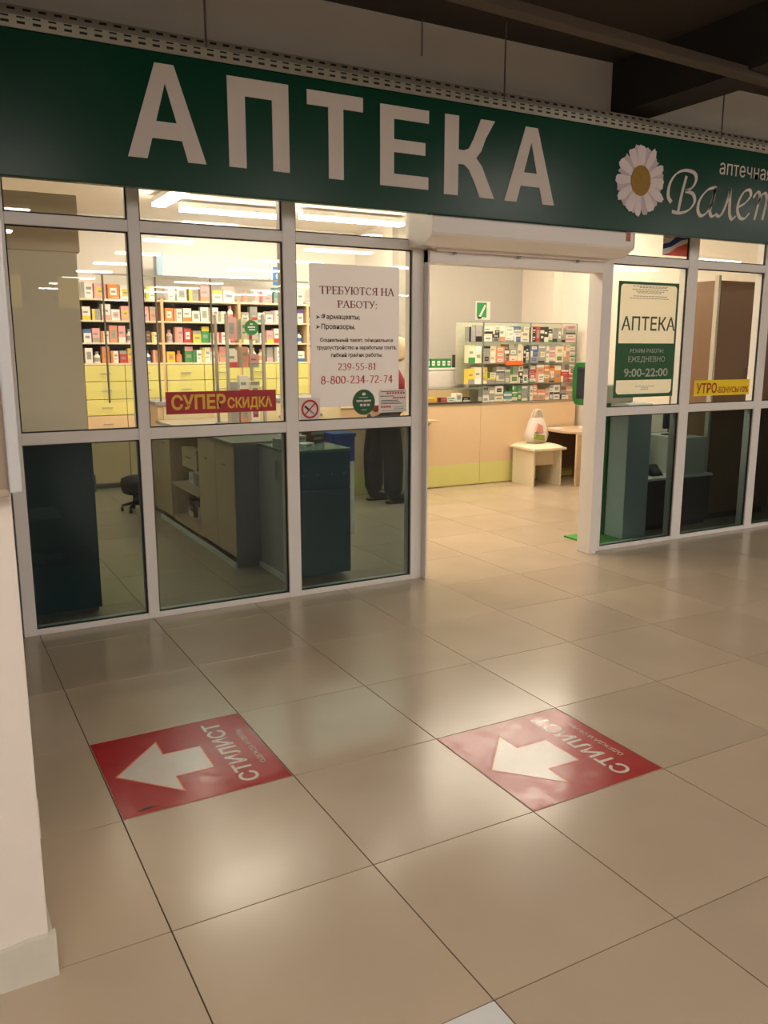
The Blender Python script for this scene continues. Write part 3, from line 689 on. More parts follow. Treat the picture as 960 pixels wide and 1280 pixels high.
for bi, (a, b) in enumerate(BAYS):
    for c_ in range(2):
        x0 = a + (b - a) * c_ / 2; x1 = a + (b - a) * (c_ + 1) / 2
        for z0, z1 in ((1.147, 1.318), (.958, 1.147), (.79, .958)):
            dw = MB().box(x0 + .003, x1 - .003, YF - .018, YF, z0 + .003, z1 - .003).build('drawer', YELL, su, bev=.002)
            h = MB().tube(((x0 + x1) / 2 - .055, YF - .04, (z0 + z1) / 2), ((x0 + x1) / 2 + .055, YF - .04, (z0 + z1) / 2), .006, n=6)
            for q in (-.05, .05): h.tube(((x0 + x1) / 2 + q, YF - .04, (z0 + z1) / 2), ((x0 + x1) / 2 + q, YF - .018, (z0 + z1) / 2), .005, n=6)
            sub(dw, h, 'handle', STEEL, su)
        d_ = MB().box(x0 + .003, x1 - .003, YF - .018, YF + .02, .06, .785).build('door', CREAM, su, bev=.002)
        h = MB().tube(((x0 + x1) / 2 - .05, YF - .04, .70), ((x0 + x1) / 2 + .05, YF - .04, .70), .006, n=6)
        for q in (-.045, .045): h.tube(((x0 + x1) / 2 + q, YF - .04, .70), ((x0 + x1) / 2 + q, YF - .018, .70), .005, n=6)
        sub(d_, h, 'handle', STEEL, su)
schemes = {  # (bay, shelf) -> colour runs, left to right
 (0, 0): ['white', 'white', 'orange', 'orange', 'red', 'yellow', 'yellow', 'blue', 'orange'], (1, 0): ['yellow', 'orange', 'green', 'green', 'white', 'white', 'salmon', 'white'],
 (2, 0): ['grey', 'white', 'cream', 'grey', 'white', 'salmon', 'white', 'blue'], (3, 0): ['white', 'salmon', 'white', 'brown', 'black', 'white', 'grey'],
 (0, 1): ['blue', 'pink', 'orange', 'salmon', 'pink', 'white', 'white', 'brown', 'yellow'], (1, 1): ['pink', 'pink', 'red', 'yellow', 'green', 'yellow', 'red', 'red'],
 (2, 1): ['yellow', 'white', 'grey', 'pink', 'red', 'white', 'white', 'blue'], (3, 1): ['white', 'yellow', 'brown', 'blue', 'white', 'green', 'grey'],
 (0, 2): ['white', 'grey', 'white', 'white', 'pink', 'pink', 'pink', 'salmon'], (1, 2): ['orange', 'salmon', 'orange', 'white', 'white', 'white', 'cream', 'white'],
 (2, 2): ['white', 'grey', 'teal', 'grey', 'white', 'purple', 'purple', 'purple'], (3, 2): ['purple', 'purple', 'white', 'white', 'green', 'green', 'green'],
 (0, 3): ['white', 'pink', 'orange', 'white', 'grey', 'white'], (1, 3): ['white', 'white', 'grey', 'pink', 'white', 'pink'],
 (2, 3): ['pink', 'white', 'pink', 'teal', 'white', 'white'], (3, 3): ['white', 'yellow', 'white', 'blue', 'white', 'white']}
SN = ['drawer-top shelf', 'second shelf up', 'third shelf up', 'topmost shelf']
for (bi, si), cols in schemes.items():
    a, b = BAYS[bi]; z = (1.338, 1.553, 1.782, 2.002)[si]; n = len(cols); st = (b - a - .04) / n
    for i, c0 in enumerate(cols):
        base = c0 if rnd.random() < .6 else 'white'; acc = c0 if base == 'white' and c0 != 'white' else rnd.choice(['white', 'salmon', 'yellow', 'grey', 'pink'])
        if base == acc: acc = rnd.choice(['red', 'grey', 'salmon', 'blue'])
        bt = rnd.random() < .12; wx = st * rnd.uniform(.78, .96); h = rnd.uniform(.11, .18)
        if bt: wx = min(wx, .07)
        item(a + .02 + st * (i + .5), YF + rnd.uniform(.07, .10), z, wx, wx if bt else .09, h, base, acc, rnd.randrange(4),
             '%s and %s medicine %s, %s on the %s, %s bay of wall shelving' % (base, acc, 'bottle' if bt else 'carton', ORD[i], SN[si], ORD[bi]), 'medicines on the wall shelving', bt)
# rounded light header over the shelves, blue sign, teal card
t = thing('light_header', 'long overexposed white illuminated header with a bluish end above the wall shelving', 'light box', (2.6, 6.72, 2.25))
MB().box(1.98, 3.20, 6.70, 6.84, 2.262, 2.48).build('glowing_face', emis('header_glow', (1, .93, .82), 1.15), t, bev=.03)
MB().box(1.90, 1.98, 6.70, 6.84, 2.25, 2.49).build('end_cap', mat('pale_blue_plastic', (170, 196, 216), .35), t, bev=.02)
MB().box(3.20, 3.22, 6.70, 6.84, 2.25, 2.49).build('end_cap', WHITEP, t)
for x in (2.2, 3.0): MB().box(x, x + .03, 6.84, 7.15, 2.3, 2.34).build('bracket', STEEL, t)
t = thing('blue_shelf_sign', 'small bright blue square sign beside the illuminated header', 'sign', (3.28, 6.7, 2.2))
MB().box(3.225, 3.345, 6.70, 6.712, 2.20, 2.40).build('panel', mat('bright_blue_print', (48, 120, 200), .4), t)
MB().disc(3.29, 2.30, 6.697, .035, th=.002).build('white_mark', PAPER, t)
MB().box(3.27, 3.29, 6.712, 7.1, 2.28, 2.30).build('bracket', STEEL, t)
t = thing('teal_wall_card', 'small teal card with a white round mark high on the back wall', 'card', (4.3, 7.14, 2.3))
MB().box(5.12 - .82, 5.26 - .82, 7.135, 7.149, 2.28, 2.50).build('panel', mat('teal_print', (42, 140, 160), .4), t)
MB().disc(4.385, 2.39, 7.132, .045, th=.002).build('white_mark', PAPER, t)

# ---- tall cabinet right behind the first window
t = thing('tall_cabinet', 'tall cabinet with teal lower panel and beige upper back behind the first window', 'cabinet', (-.6, 2.36, 0))
MB().box(-1.7, .375, 2.30, 2.75, 0.03, .985).build('lower_body', TEAL, t, bev=.004)
MB().box(-1.7, .36, 2.33, 2.75, 0, .03).build('plinth', GREYL, t)
MB().box(-1.7, .362, 2.31, 2.72, .985, 2.0).build('upper_back', mat('beige_back_board', (230, 218, 192), .6, var=.05, scale=3), t)
MB().box(-1.7, .378, 2.295, 2.75, 2.0, 2.29).build('cornice', mat('tan_board', (214, 198, 170), .6, var=.05, scale=3), t, bev=.004)
MB().box(.375, .385, 2.30, 2.32, .70, .80).build('hinge', STEEL, t)
MB().box(.376, .392, 2.70, 2.75, .985, 1.25).build('edge_strip', mat('brown_edge_strip', (96, 76, 60), .5), t)

# ---- counter running from the back towards the second window (seen from its inner side)
t = thing('service_counter', 'cream service counter with open shelf and drawers, seen from its inner side', 'counter', (1.7, 3.9, 0))
MB().box(1.42, 1.98, 2.86, 3.70, 0.05, .845).build('body', CREAM, t)
MB().box(1.42, 1.98, 4.52, 4.88, 0.05, .845).build('body', CREAM, t)
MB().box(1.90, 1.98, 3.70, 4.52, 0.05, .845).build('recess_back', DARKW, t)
MB().box(1.40, 1.98, 3.70, 4.52, 0.05, .09).build('recess_floor', CREAM, t)
MB().box(1.385, 1.90, 3.72, 4.50, .36, .38).build('open_shelf', CREAM, t)
dw = MB().box(1.385, 1.88, 3.75, 4.15, .56, .72).build('drawer', CREAM, t, bev=.003)
sub(dw, MB().tube((1.37, 3.9, .65), (1.37, 4.0, .65), .006, n=6).tube((1.37, 3.9, .65), (1.385, 3.9, .65), .005, n=6).tube((1.37, 4.0, .65), (1.385, 4.0, .65), .005, n=6), 'handle', STEEL, t)
for y0, y1 in ((2.865, 3.27), (3.28, 3.695), (4.525, 4.875)):
    d_ = MB().box(1.384, 1.42, y0, y1, .07, .84).build('door', CREAM, t, bev=.003)
    sub(d_, MB().tube((1.37, (y0 + y1) / 2 - .04, .70), (1.37, (y0 + y1) / 2 + .04, .70), .006, n=6).tube((1.37, (y0 + y1) / 2, .70), (1.384, (y0 + y1) / 2, .70), .005, n=6), 'handle', STEEL, t)
MB().box(1.37, 1.385, 2.86, 4.88, 0.0, .035).build('kick_board', WHITEP, t)
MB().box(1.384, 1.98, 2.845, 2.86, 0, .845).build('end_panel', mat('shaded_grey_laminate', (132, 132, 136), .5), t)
MB().box(1.37, 2.0, 2.84, 4.9, .845, .872).build('worktop', mat('dark_edge_top', (150, 140, 122), .4), t, bev=.002)
# things on the open shelf
for i, (y, z, c0, h) in enumerate(((3.82, .38, 'white', .12), (3.98, .38, 'blue', .1), (4.14, .38, 'grey', .14), (4.32, .38, 'white', .09), (4.35, .09, 'brown', .14), (4.1, .09, 'grey', .12))):
    item(1.55, y, z, .12, .1, h, c0, 'cream', i % 4, '%s carton, %s of those in the open recess of the service counter' % (c0, ORD[i]), 'cartons in the service counter recess', rz=-PI / 2)
# cross counter at the back
t = thing('cross_counter', 'cream cross counter parallel to the windows, below the glass screen', 'counter', (2.3, 5.1, 0))
MB().box(1.40, 3.20, 4.93, 5.38, .05, 1.0).build('body', CREAM, t, bev=.003)
MB().box(1.38, 3.22, 4.91, 5.40, 1.0, 1.03).build('worktop', GREYL, t, bev=.003)
MB().box(1.42, 3.18, 4.97, 5.36, 0, .05).build('plinth', GREYL, t)
for x in (1.45, 1.90, 2.35, 2.78):
    d_ = MB().box(x, x + .4, 4.915, 4.93, .10, .98).build('door', mat('warm_cream_laminate', (214, 200, 160), .5), t, bev=.002)
    sub(d_, MB().tube((x + .2, 4.90, .86), (x + .2, 4.915, .86), .012, n=8), 'knob', STEEL, t)
# glass screen above the cross counter
t = thing('counter_screen', 'clear glass screen with slim metal rail and rods above the cross counter', 'screen', (2.2, 4.96, 1.03))
MB().box(0.95, 3.18, 4.955, 4.961, 1.035, 2.10).build('glass_panel', GLASS_I, t)
MB().box(0.93, 3.20, 4.95, 4.966, 2.10, 2.115).build('top_rail', STEEL, t)
for x in (1.0, 1.44, 1.93, 2.62, 3.15): MB().tube((x, 4.958, 1.031), (x, 4.958, 2.10), .009, n=8).build('rod', mat('grey_rod', (120, 114, 104), .35, metal=.6), t)
for x in (1.93, 2.10): MB().lathe(x, 4.955, [(.035, 1.03), (.03, 1.05), (.012, 1.07)], 12).build('rod_foot', mat('dark_metal', (70, 66, 60), .4, metal=.6), t)
# glass display tower
t = thing('display_tower', 'narrow glass display tower with metal posts standing on the service counter', 'display case', (1.86, 4.0, .872))
for x in (1.70, 2.0):
    for y in (3.86, 4.14): MB().box(x - .011, x + .011, y - .011, y + .011, .872, 1.76).build('post', mat('pale_metal_post', (176, 168, 154), .35, metal=.5), t)
for z in (.90, 1.12, 1.34, 1.56, 1.75): MB().box(1.695, 2.005, 3.855, 4.145, z, z + .006).build('glass_shelf', GLASS_I, t)
MB().box(1.68, 2.02, 3.84, 4.16, .872, .90).build('base', STEEL, t)
MB().box(1.70, 2.0, 3.852, 3.856, .91, 1.75).build('glass_front', GLASS_I, t)
MB().disc(1.90, 1.655, 3.848, .058, th=.002).build('green_round_sticker', mat('mid_green_print', (44, 122, 60), .5), t)
for q, (a, b, c_, e) in enumerate(((-.03, .03, .0, .010), (-.02, .03, -.02, -.010), (-.01, .01, .022, .034))):
    MB().box(1.90 + a, 1.90 + b, 3.8465, 3.848, 1.655 + c_, 1.655 + e).build('sticker_print', PAPER, t)
for lv, row in enumerate((['grey', 'salmon', 'white'], ['grey', 'white', 'cream'], ['white', 'salmon', 'pink'], ['pink', 'cream', 'white'])):
    for i, c0 in enumerate(row):
        item(1.755 + i * .098, 3.93 + .02 * i, .906 + .22 * lv, .075, .06, rnd.uniform(.1, .17), c0, 'red' if c0 == 'white' else 'grey', rnd.randrange(4),
             '%s medicine carton, %s from left on glass level %s of display tower' % (c0, ORD[i], ['one', 'two', 'three', 'four'][lv]), 'cartons in the display tower')
# teal cabinet with glass top behind the third window
t = thing('teal_cabinet', 'teal counter with small row of screws and glass top behind the third window', 'cabinet', (1.78, 2.55, 0))
MB().box(1.572, 1.985, 2.31, 2.82, .035, .845).build('body', TEAL, t)
MB().box(1.555, 1.572, 2.31, 2.84, .035, .845).build('side_panel', mat('cool_grey_laminate', (176, 178, 180), .5), t)
MB().box(1.54, 1.556, 2.2, 2.84, 0, .035).build('kick_board', WHITEP, t)
MB().box(1.572, 1.985, 2.30, 2.31, .035, .60).build('front_panel', TEAL, t, bev=.002)
MB().box(1.572, 1.985, 2.30, 2.31, .61, .845).build('front_panel', TEAL, t, bev=.002)
MB().box(1.55, 1.99, 2.29, 2.84, .845, .862).build('glass_top', mat('green_edge_glass', (120, 150, 140), .12), t, bev=.002)
for x in (1.65, 1.75, 1.85, 1.94): MB().disc(x, .70, 2.297, .007, n=10, th=.003).build('screw', STEEL, t)
MB().tube((1.545, 2.5, .66), (1.545, 2.5, .78), .007, n=6).tube((1.545, 2.5, .66), (1.556, 2.5, .66), .006, n=6).tube((1.545, 2.5, .78), (1.556, 2.5, .78), .006, n=6).build('handle', STEEL, t)
for i, (x, y, c0, wx, h) in enumerate(((1.64, 2.62, 'grey', .1, .05), (1.76, 2.66, 'cream', .1, .06), (1.90, 2.70, 'brown', .13, .08), (1.72, 2.45, 'white', .12, .03))):
    item(x, y, .862, wx, .09, h, c0, 'grey', i, '%s small carton, %s from left on the glass top of the teal counter' % (c0, ORD[(0, 2, 3, 1)[i]]), 'cartons on the teal counter', rz=.2 * i)
# blue and white bin behind it
t = thing('blue_topped_bin', 'tall white box with blue top half behind the teal counter', 'bin', (2.5, 3.5, 0))
MB().box(2.42, 2.60, 3.455, 3.75, 0, .60).build('white_body', WHITEP, t, bev=.006)
MB().box(2.415, 2.605, 3.45, 3.755, .60, .80).build('blue_body', mat('royal_blue_plastic', (34, 74, 150), .4), t, bev=.006)
MB().box(2.405, 2.615, 3.44, 3.765, .80, .83).build('lid', mat('royal_blue_plastic', (34, 74, 150), .4), t, bev=.006)
# black rolling stool
t = thing('rolling_stool', 'low black padded rolling stool behind the first window post', 'stool', (1.25, 5.30, 0))
MB().lathe(1.25, 5.30, [(.08, .16), (.12, .18), (.14, .25), (.125, .31), (.06, .335)], 20).build('seat', mat('black_leatherette', (24, 22, 24), .45), t)
MB().tube((1.25, 5.30, .06), (1.25, 5.30, .21), .03).build('gas_column', BLACK, t)
for k in range(5):
    a = 2 * PI * k / 5 + .3
    l = MB().tube((1.25, 5.30, .085), (1.25 + .13 * math.cos(a), 5.30 + .13 * math.sin(a), .055), .018, .012, n=8).build('leg', BLACK, t)
    cw = MB().tube((1.25 + .13 * math.cos(a) - .012, 5.30 + .13 * math.sin(a), .022), (1.25 + .13 * math.cos(a) + .012, 5.30 + .13 * math.sin(a), .022), .022, n=10)
    sub(l, cw, 'caster', BLACK, t)

# ---- customer counter with glass display
t = thing('customer_counter', 'cream customer counter with lime lower band seen through the doorway', 'counter', (4.8, 5.2, 0))
for a, b in ((3.24, 4.10), (4.104, 4.974), (4.978, 6.335)):
    MB().box(a, b, 5.05, 5.07, .245, .885).build('front_panel', CREAM, t)
    MB().box(a, b, 5.05, 5.07, .012, .245).build('lime_band', LIME, t)
MB().box(3.24, 6.335, 5.07, 5.36, .0, .885).build('body', CREAM, t)
MB().box(3.24, 6.345, 5.045, 5.37, .885, .905).build('worktop', mat('grey_beige_edge', (150, 136, 110), .4), t, bev=.002)
MB().box(3.86, 4.30, 4.84, 5.05, .735, .757).build('bag_ledge', BEECH, t, bev=.003)
for x in (3.93, 4.22): MB().prism([(4.88, .735), (5.05, .735), (5.05, .62)], x, x + .018, plane='yz').build('ledge_bracket', CREAM, t)
# glass display case on it
gd = thing('glass_display', 'wide glass display case packed with small cartons on the customer counter', 'display case', (5.55, 5.2, .905))
DX = [4.80, 4.995, 5.640, 6.315]
PZ = [0.911, 1.111, 1.336, 1.567, 1.775]
MB().box(4.80, 4.985, 5.30, 5.306, 1.10, 1.775).box(4.985, 6.315, 5.30, 5.306, .905, 1.775).build('back_glass', mat('frosted_back_glass', (206, 202, 182), .5), gd)
mat('glass_edge_grey', (120, 130, 122), .25)
for x in DX[1:]:
    MB().box(x - .003, x + .003, 5.065, 5.30, .905, 1.775).build('glass_divider', GLASS_I, gd)
    MB().box(x - .004, x + .004, 5.052, 5.060, .905, 1.775).build('divider_edge', MATS['glass_edge_grey'], gd)
MB().box(4.797, 4.803, 5.06, 5.30, 1.10, 1.775).build('glass_divider', GLASS_I, gd)
MB().box(4.985, 6.315, 5.055, 5.059, .905, 1.775).build('front_glass', GLASS_I, gd)
for z in PZ[1:]:
    MB().box(4.80, 6.315, 5.06, 5.30, z - .006, z).build('glass_shelf', GLASS_I, gd)
    MB().box(4.80, 6.315, 5.052, 5.056, z - .006, z + .001).build('shelf_edge', MATS['glass_edge_grey'], gd)
for x in (5.0, 5.64, 6.31):
    for z in (1.0, 1.22, 1.45, 1.67): MB().disc(x, z, 5.048, .007, n=8, th=.006).build('clip', STEEL, gd)
cells = {(0, 1): ['grey', 'cream', 'grey', 'red', 'pink', 'green', 'green', 'green', 'grey'], (0, 2): ['white', 'salmon', 'salmon', 'pink', 'white', 'pink', 'white', 'salmon'],
         (1, 1): ['yellow', 'yellow', 'cream', 'grey', 'grey', 'black', 'black', 'black', 'black'], (1, 2): ['red', 'salmon', 'black', 'orange', 'salmon', 'orange', 'red', 'red'],
         (2, 1): ['grey', 'cream', 'grey', 'salmon', 'brown', 'cream', 'cream', 'cream', 'black'], (2, 2): ['blue', 'white', 'cream', 'pink', 'yellow', 'yellow', 'salmon', 'cream'],
         (3, 1): ['grey', 'white', 'black', 'grey', 'white', 'teal', 'blue', 'cream', 'grey'], (3, 2): ['black', 'red', 'black', 'black', 'grey', 'grey', 'pink', 'pink'],
         (1, 0): ['yellow', 'cream'], (2, 0): ['white', 'cream'], (3, 0): ['green', 'green']}
CN = ['narrow left', 'middle', 'right']
cells[(0, 1)][5:5] = ['teal']; cells[(3, 1)][4:4] = ['blue', 'teal']
for (row, col), cols in cells.items():
    a, b = DX[col] + .008, DX[col + 1] - .008; z0 = PZ[row]; H = PZ[row + 1] - z0 - .012; x = a; i = 0; n = len(cols)
    while x < b - .035 and i < len(ORD):
        wx = min(rnd.choice([.06, .075, .095, .12]) if col else (b - a) / 2, b - x)
        if b - x - wx < .035: wx = b - x
        c0 = cols[min(n - 1, int((x + wx / 2 - a) / (b - a) * n))]
        k = 1 if (col == 0 or (wx < .1 and rnd.random() < .35)) else rnd.choice([2, 2, 3, 4]); z = z0 + .001
        full = H * (rnd.uniform(.82, .98) if rnd.random() < .75 else rnd.uniform(.55, .8))
        for q in range(k):
            h = full / k * rnd.uniform(.93, .99)
            base = c0 if rnd.random() < .65 else rnd.choice(['white', 'cream', 'grey'])
            acc = rnd.choice([c0, 'white', 'grey', 'salmon', 'green']) if base != c0 else rnd.choice(['white', 'cream', 'grey', 'white'])
            if acc == base: acc = 'black' if base != 'black' else 'white'
            pos = 'standing alone' if k == 1 else ('bottom', 'second', 'third', 'fourth')[q] + ' of its stack'
            item(x + wx / 2, 5.108, z, wx * rnd.uniform(.9, .985), .08, h, base, acc, rnd.randrange(4),
                 '%s carton %s, %s from left, display row %s, %s compartment' % (base, pos, ORD[i], ['one', 'two', 'three', 'four'][row], CN[col]), 'cartons in the glass display', rz=0)
            z += h + .0006
        x += wx; i += 1
tag(MB().box(5.29, 5.52, 5.02, 5.05, 1.315, 1.36).build('orange_price_strip', mat('orange_card', (224, 108, 40), .5)), 'bright orange strip across the middle of the glass display', 'label strip')
# lower open case left of the display
lc = thing('low_glass_case', 'low glass case with a few loose packs, left end of the customer counter', 'display case', (4.6, 5.2, .905))
MB().box(4.29, 4.975, 5.055, 5.059, .905, 1.065).build('front_glass', GLASS_I, lc)
MB().box(4.29, 4.975, 5.05, 5.30, 1.065, 1.072).build('glass_top', GLASS_I, lc)
MB().box(4.29, 4.975, 5.046, 5.052, 1.062, 1.074).build('top_edge', MATS['glass_edge_grey'], lc)
MB().box(4.29, 4.975, 5.29, 5.296, .905, 1.065).build('back_panel', CREAM, lc)
MB().box(4.28, 4.98, 5.042, 5.052, .905, .925).build('dark_edge', mat('dark_green_edge', (50, 60, 48), .4), lc)
for i, (x, c0, acc, wx, h) in enumerate(((4.36, 'yellow', 'orange', .13, .05), (4.49, 'red', 'black', .12, .05), (4.60, 'white', 'green', .10, .045), (4.70, 'white', 'grey', .09, .09), (4.80, 'black', 'white', .10, .045))):
    item(x, 5.12, .9255 if c0 != 'x' else 0, wx * .9, .09, h, c0, acc, i % 4, '%s pack lying in the low glass case at the counter end' % c0 if i != 3 else 'small upright white pack in the low glass case at the counter end', 'packs in the low glass case', rz=0)
fr = thing('counter_box_unit', 'white box unit with pale front panel behind the low glass case', 'cabinet', (4.68, 5.38, .905))
MB().box(4.36, 4.975, 5.37, 5.62, 0, 1.26).build('body', WHITEP, fr, bev=.006)
MB().box(4.43, 4.955, 5.362, 5.37, 1.075, 1.235).build('front_panel', mat('pearl_panel', (214, 208, 200), .3), fr)
MB().box(4.33, 5.0, 5.355, 5.64, 1.26, 1.283).build('top_board', WHITEP, fr, bev=.004)
for i in range(6):
    item(4.415 + i * .068, 5.40, 1.284, .062, .07, .098 - (.01 if i == 0 else 0), 'green', 'white', 3, 'green and white carton, %s in the row on the white box unit' % ORD[i], 'green cartons on the white box unit', rz=0)
item(4.865, 5.40, 1.284, .055, .06, .14, 'black', 'white', 3, 'tall black carton with white patch beside the row of green cartons', 'dark carton', rz=0)
item(4.955, 5.40, 1.284, .045, .06, .11, 'green', 'grey', 1, 'green carton next to the glass display, right of the black carton', 'green carton', rz=0)
t = thing('counter_pole', 'grey metal pole with clamps standing on the left end of the customer counter', 'pole', (4.26, 5.10, .905))
MB().tube((4.255, 5.06, .905), (4.255, 5.06, 1.78), .012, n=10).build('tube', MATS['grey_rod'], t)
for z in (1.05, 1.12, 1.74): MB().box(4.235, 4.275, 5.035, 5.085, z, z + .03).build('clamp', MATS['dark_metal'], t, bev=.004)
# wall poster behind the display
t = thing('green_wall_poster', 'small green and white poster with a diagonal pen shape on the back wall', 'poster', (5.68, 6.045, 1.94))
MB().box(5.575, 5.79, 6.044, 6.049, 1.835, 2.055).build('sheet', PAPER, t)
MB().box(5.59, 5.735, 6.042, 6.044, 1.865, 2.04).build('green_print', mat('leaf_green_print', (40, 150, 80), .5), t)
MB().prism([(5.62, 1.875), (5.645, 1.865), (5.725, 2.0), (5.705, 2.02)], 6.040, 6.042).build('pen_print', PAPER, t)
MB().prism([(5.60, 1.845), (5.66, 1.85), (5.66, 1.87), (5.61, 1.875)], 6.039, 6.041).build('dark_print', BLKI, t)

# ---- padded stool, carrier bag, small table
st = thing('padded_stool', 'square padded cream stool with panel legs in front of the customer counter', 'stool', (5.55, 4.73, 0))
q = [(5.395, 4.985), (5.39, 4.60), (5.72, 4.55), (5.745, 4.90)]
# panels follow the stool's slight turn
def quadbox(p, q_, th, z0, z1):
    p, q_ = Vector(p), Vector(q_); n = Vector((-(q_ - p).y, (q_ - p).x)).normalized() * th / 2
    return MB().prism([tuple(p + n), tuple(q_ + n), tuple(q_ - n), tuple(p - n)], z0, z1, plane='xy')
LEGM = mat('pale_cream_laminate', (226, 212, 184), .5)
quadbox((5.405, 5.0), (5.385, 4.60), .022, 0, .405).build('leg', LEGM, st, bev=.002)
quadbox((5.735, 4.95), (5.715, 4.55), .022, 0, .405).build('leg', LEGM, st, bev=.002)
quadbox((5.397, 4.72), (5.72, 4.68), .018, .22, .40).build('stretcher', LEGM, st)
seat = MB(); n = 10
c0 = Vector((5.56, 4.77)); hx = Vector((.215, -.012)); hy = Vector((.02, .25))
vs = []; fs_ = []
for i in range(n + 1):
    for j in range(n + 1):
        u, v = i / n * 2 - 1, j / n * 2 - 1
        p = c0 + hx * u + hy * v; dz_ = .045 * (1 - abs(u) ** 3) ** .6 * (1 - abs(v) ** 3) ** .6
        vs.append((p.x, p.y, .425 + dz_))
for i in range(n):
    for j in range(n): a = i * (n + 1) + j; fs_.append((a, a + n + 1, a + n + 2, a + 1))
seat.add(vs, fs_, 0, True)
seat.prism([tuple(c0 + hx * u + hy * v) for u, v in ((-1, -1), (1, -1), (1, 1), (-1, 1))], .402, .426, plane='xy')
seat.build('seat', mat('cream_leatherette', (234, 220, 190), .45, var=.03), st)
# carrier bag
bg = thing('carrier_bag', 'white plastic carrier bag with pink and green contents on the padded stool', 'bag', (5.53, 4.76, .468))
bm = MB(); prof_ = [(.0, .10, .085), (.03, .135, .10), (.09, .145, .105), (.16, .125, .085), (.23, .105, .06), (.28, .085, .035)]
vs = []; N = 24
for z, rx, ry in prof_:
    for i in range(N):
        a = 2 * PI * i / N; wob = 1 + .05 * math.sin(5 * a + z * 30) + .04 * math.sin(9 * a - z * 22)
        vs.append((5.53 + rx * wob * math.cos(a), 4.76 + ry * wob * math.sin(a), .468 + z))
fs_ = [(k * N + i, k * N + (i + 1) % N, (k + 1) * N + (i + 1) % N, (k + 1) * N + i) for k in range(len(prof_) - 1) for i in range(N)]
BAGM = mat('thin_white_plastic', (232, 220, 208), .35, var=.08, scale=12); BAGM.node_tree.nodes['Principled BSDF'].inputs['Transmission Weight'].default_value = .15
bm.add(vs, fs_ + [list(range(N - 1, -1, -1))], 0, True).build('bag_body', BAGM, bg)
for dy in (-.022, .022):
    hp = MB(); prev = None
    for k in range(9):
        a = PI * k / 8; p = (5.53 - .058 * math.cos(a), 4.76 + dy, .468 + .27 + .095 * math.sin(a))
        if prev: hp.tube(prev, p, .011, n=6)
        prev = p
    hp.build('handle', BAGM, bg)
MB().prism([(5.41, .52), (5.54, .50), (5.535, .56), (5.415, .575)], 4.625, 4.66).build('green_contents', mat('olive_green_print', (140, 150, 60), .5), bg)
MB().prism([(5.43, .60), (5.54, .585), (5.53, .66), (5.47, .69)], 4.652, 4.68).build('pink_contents', mat('pink_print', (232, 160, 146), .5), bg)
# table
tb = thing('corner_table', 'low pale wood table with rounded top against the right wall', 'table', (6.1, 4.75, 0))
pts = [(6.40, 5.02), (5.77, 5.02)] + [(5.77 + .0, 4.9)] + [(6.02 - .26 * math.cos(math.radians(a)), 4.62 - .26 * math.sin(math.radians(a))) for a in range(0, 95, 15)] + [(6.40, 4.36)]
MB().prism(pts, .575, .60, plane='xy').build('tabletop', mat('beech_table_laminate', (200, 172, 142), .4, var=.06, scale=12), tb, bev=.003)
MB().box(5.80, 5.90, 4.39, 4.42, 0, .575).build('leg', BEECH, tb, bev=.002)
MB().box(6.36, 6.39, 4.40, 5.0, 0, .575).build('leg', BEECH, tb, bev=.002)
MB().box(5.82, 6.36, 4.98, 5.0, .12, .575).build('rear_panel', mat('brown_rear_panel', (112, 92, 72), .6), tb)
for i, (x, y, rz, lb) in enumerate(((5.90, 4.86, .3, 'white paper sheet lying on the left of the corner table'), (6.12, 4.62, -.4, 'open booklet lying in the middle of the corner table'), (6.28, 4.82, .8, 'white paper sheet at the wall end of the corner table'))):
    o = MB().box(-.09, .09, -.065, .065, 0, .004 + .004 * (i == 1)).build('paper_sheet', PAPER if i != 1 else mat('pale_booklet', (222, 196, 176), .6)); o.location = (x, y, .6005); o.rotation_euler[2] = rz
    tag(o, lb, 'paper', 'papers on the corner table')
# small cream cabinet against the right wall
t = thing('small_cream_cabinet', 'small cream cabinet on a plinth partly hidden by the door post', 'cabinet', (6.1, 4.2, 0))
MB().box(5.90, 6.40, 4.02, 4.33, .06, .44).build('body', CREAM, t, bev=.003)
MB().box(5.93, 6.40, 4.04, 4.31, 0, .06).build('plinth', BEECH, t)
MB().box(5.885, 6.41, 4.005, 4.345, .44, .455).build('top_board', BEECH, t, bev=.002)
MB().box(5.893, 5.90, 4.03, 4.32, .07, .43).build('door', CREAM, t, bev=.002)

# ---- green terminal just inside the doorway
KG = mat('kiosk_green_paint', (24, 116, 46), .4)
t = thing('payment_terminal', 'green payment terminal with tilted dark screen just inside the doorway', 'terminal', (4.35, 2.4, 0))
MB().box(4.02, 4.62, 2.13, 2.52, 0.0, .014).build('base_plate', mat('green_base_mat', (58, 140, 40), .7, var=.1, scale=20), t, bev=.002)
MB().box(4.33, 4.58, 2.19, 2.39, .014, 1.08).build('column', mat('cool_grey_metal', (204, 212, 210), .45), t, bev=.006)
MB().box(4.31, 4.56, 2.39, 2.49, .014, 1.08).build('green_column', KG, t, bev=.012)
hd = MB().prism([(2.28, 1.10), (2.31, 1.06), (2.52, 1.065), (2.555, 1.11), (2.56, 1.33), (2.52, 1.395), (2.32, 1.40), (2.28, 1.36)], 4.07, 4.115, plane='yz')
hd.build('head', KG, t, bev=.01)
MB().box(4.115, 4.50, 2.32, 2.47, 1.08, 1.22).build('rear_housing', mat('pale_housing', (176, 178, 172), .5), t, bev=.01)
MB().box(4.066, 4.072, 2.31, 2.50, 1.115, 1.355).build('screen_bezel', BLACK, t)
MB().box(4.063, 4.067, 2.32, 2.49, 1.13, 1.34).build('screen', mat('dark_screen_glass', (40, 46, 60), .12), t)

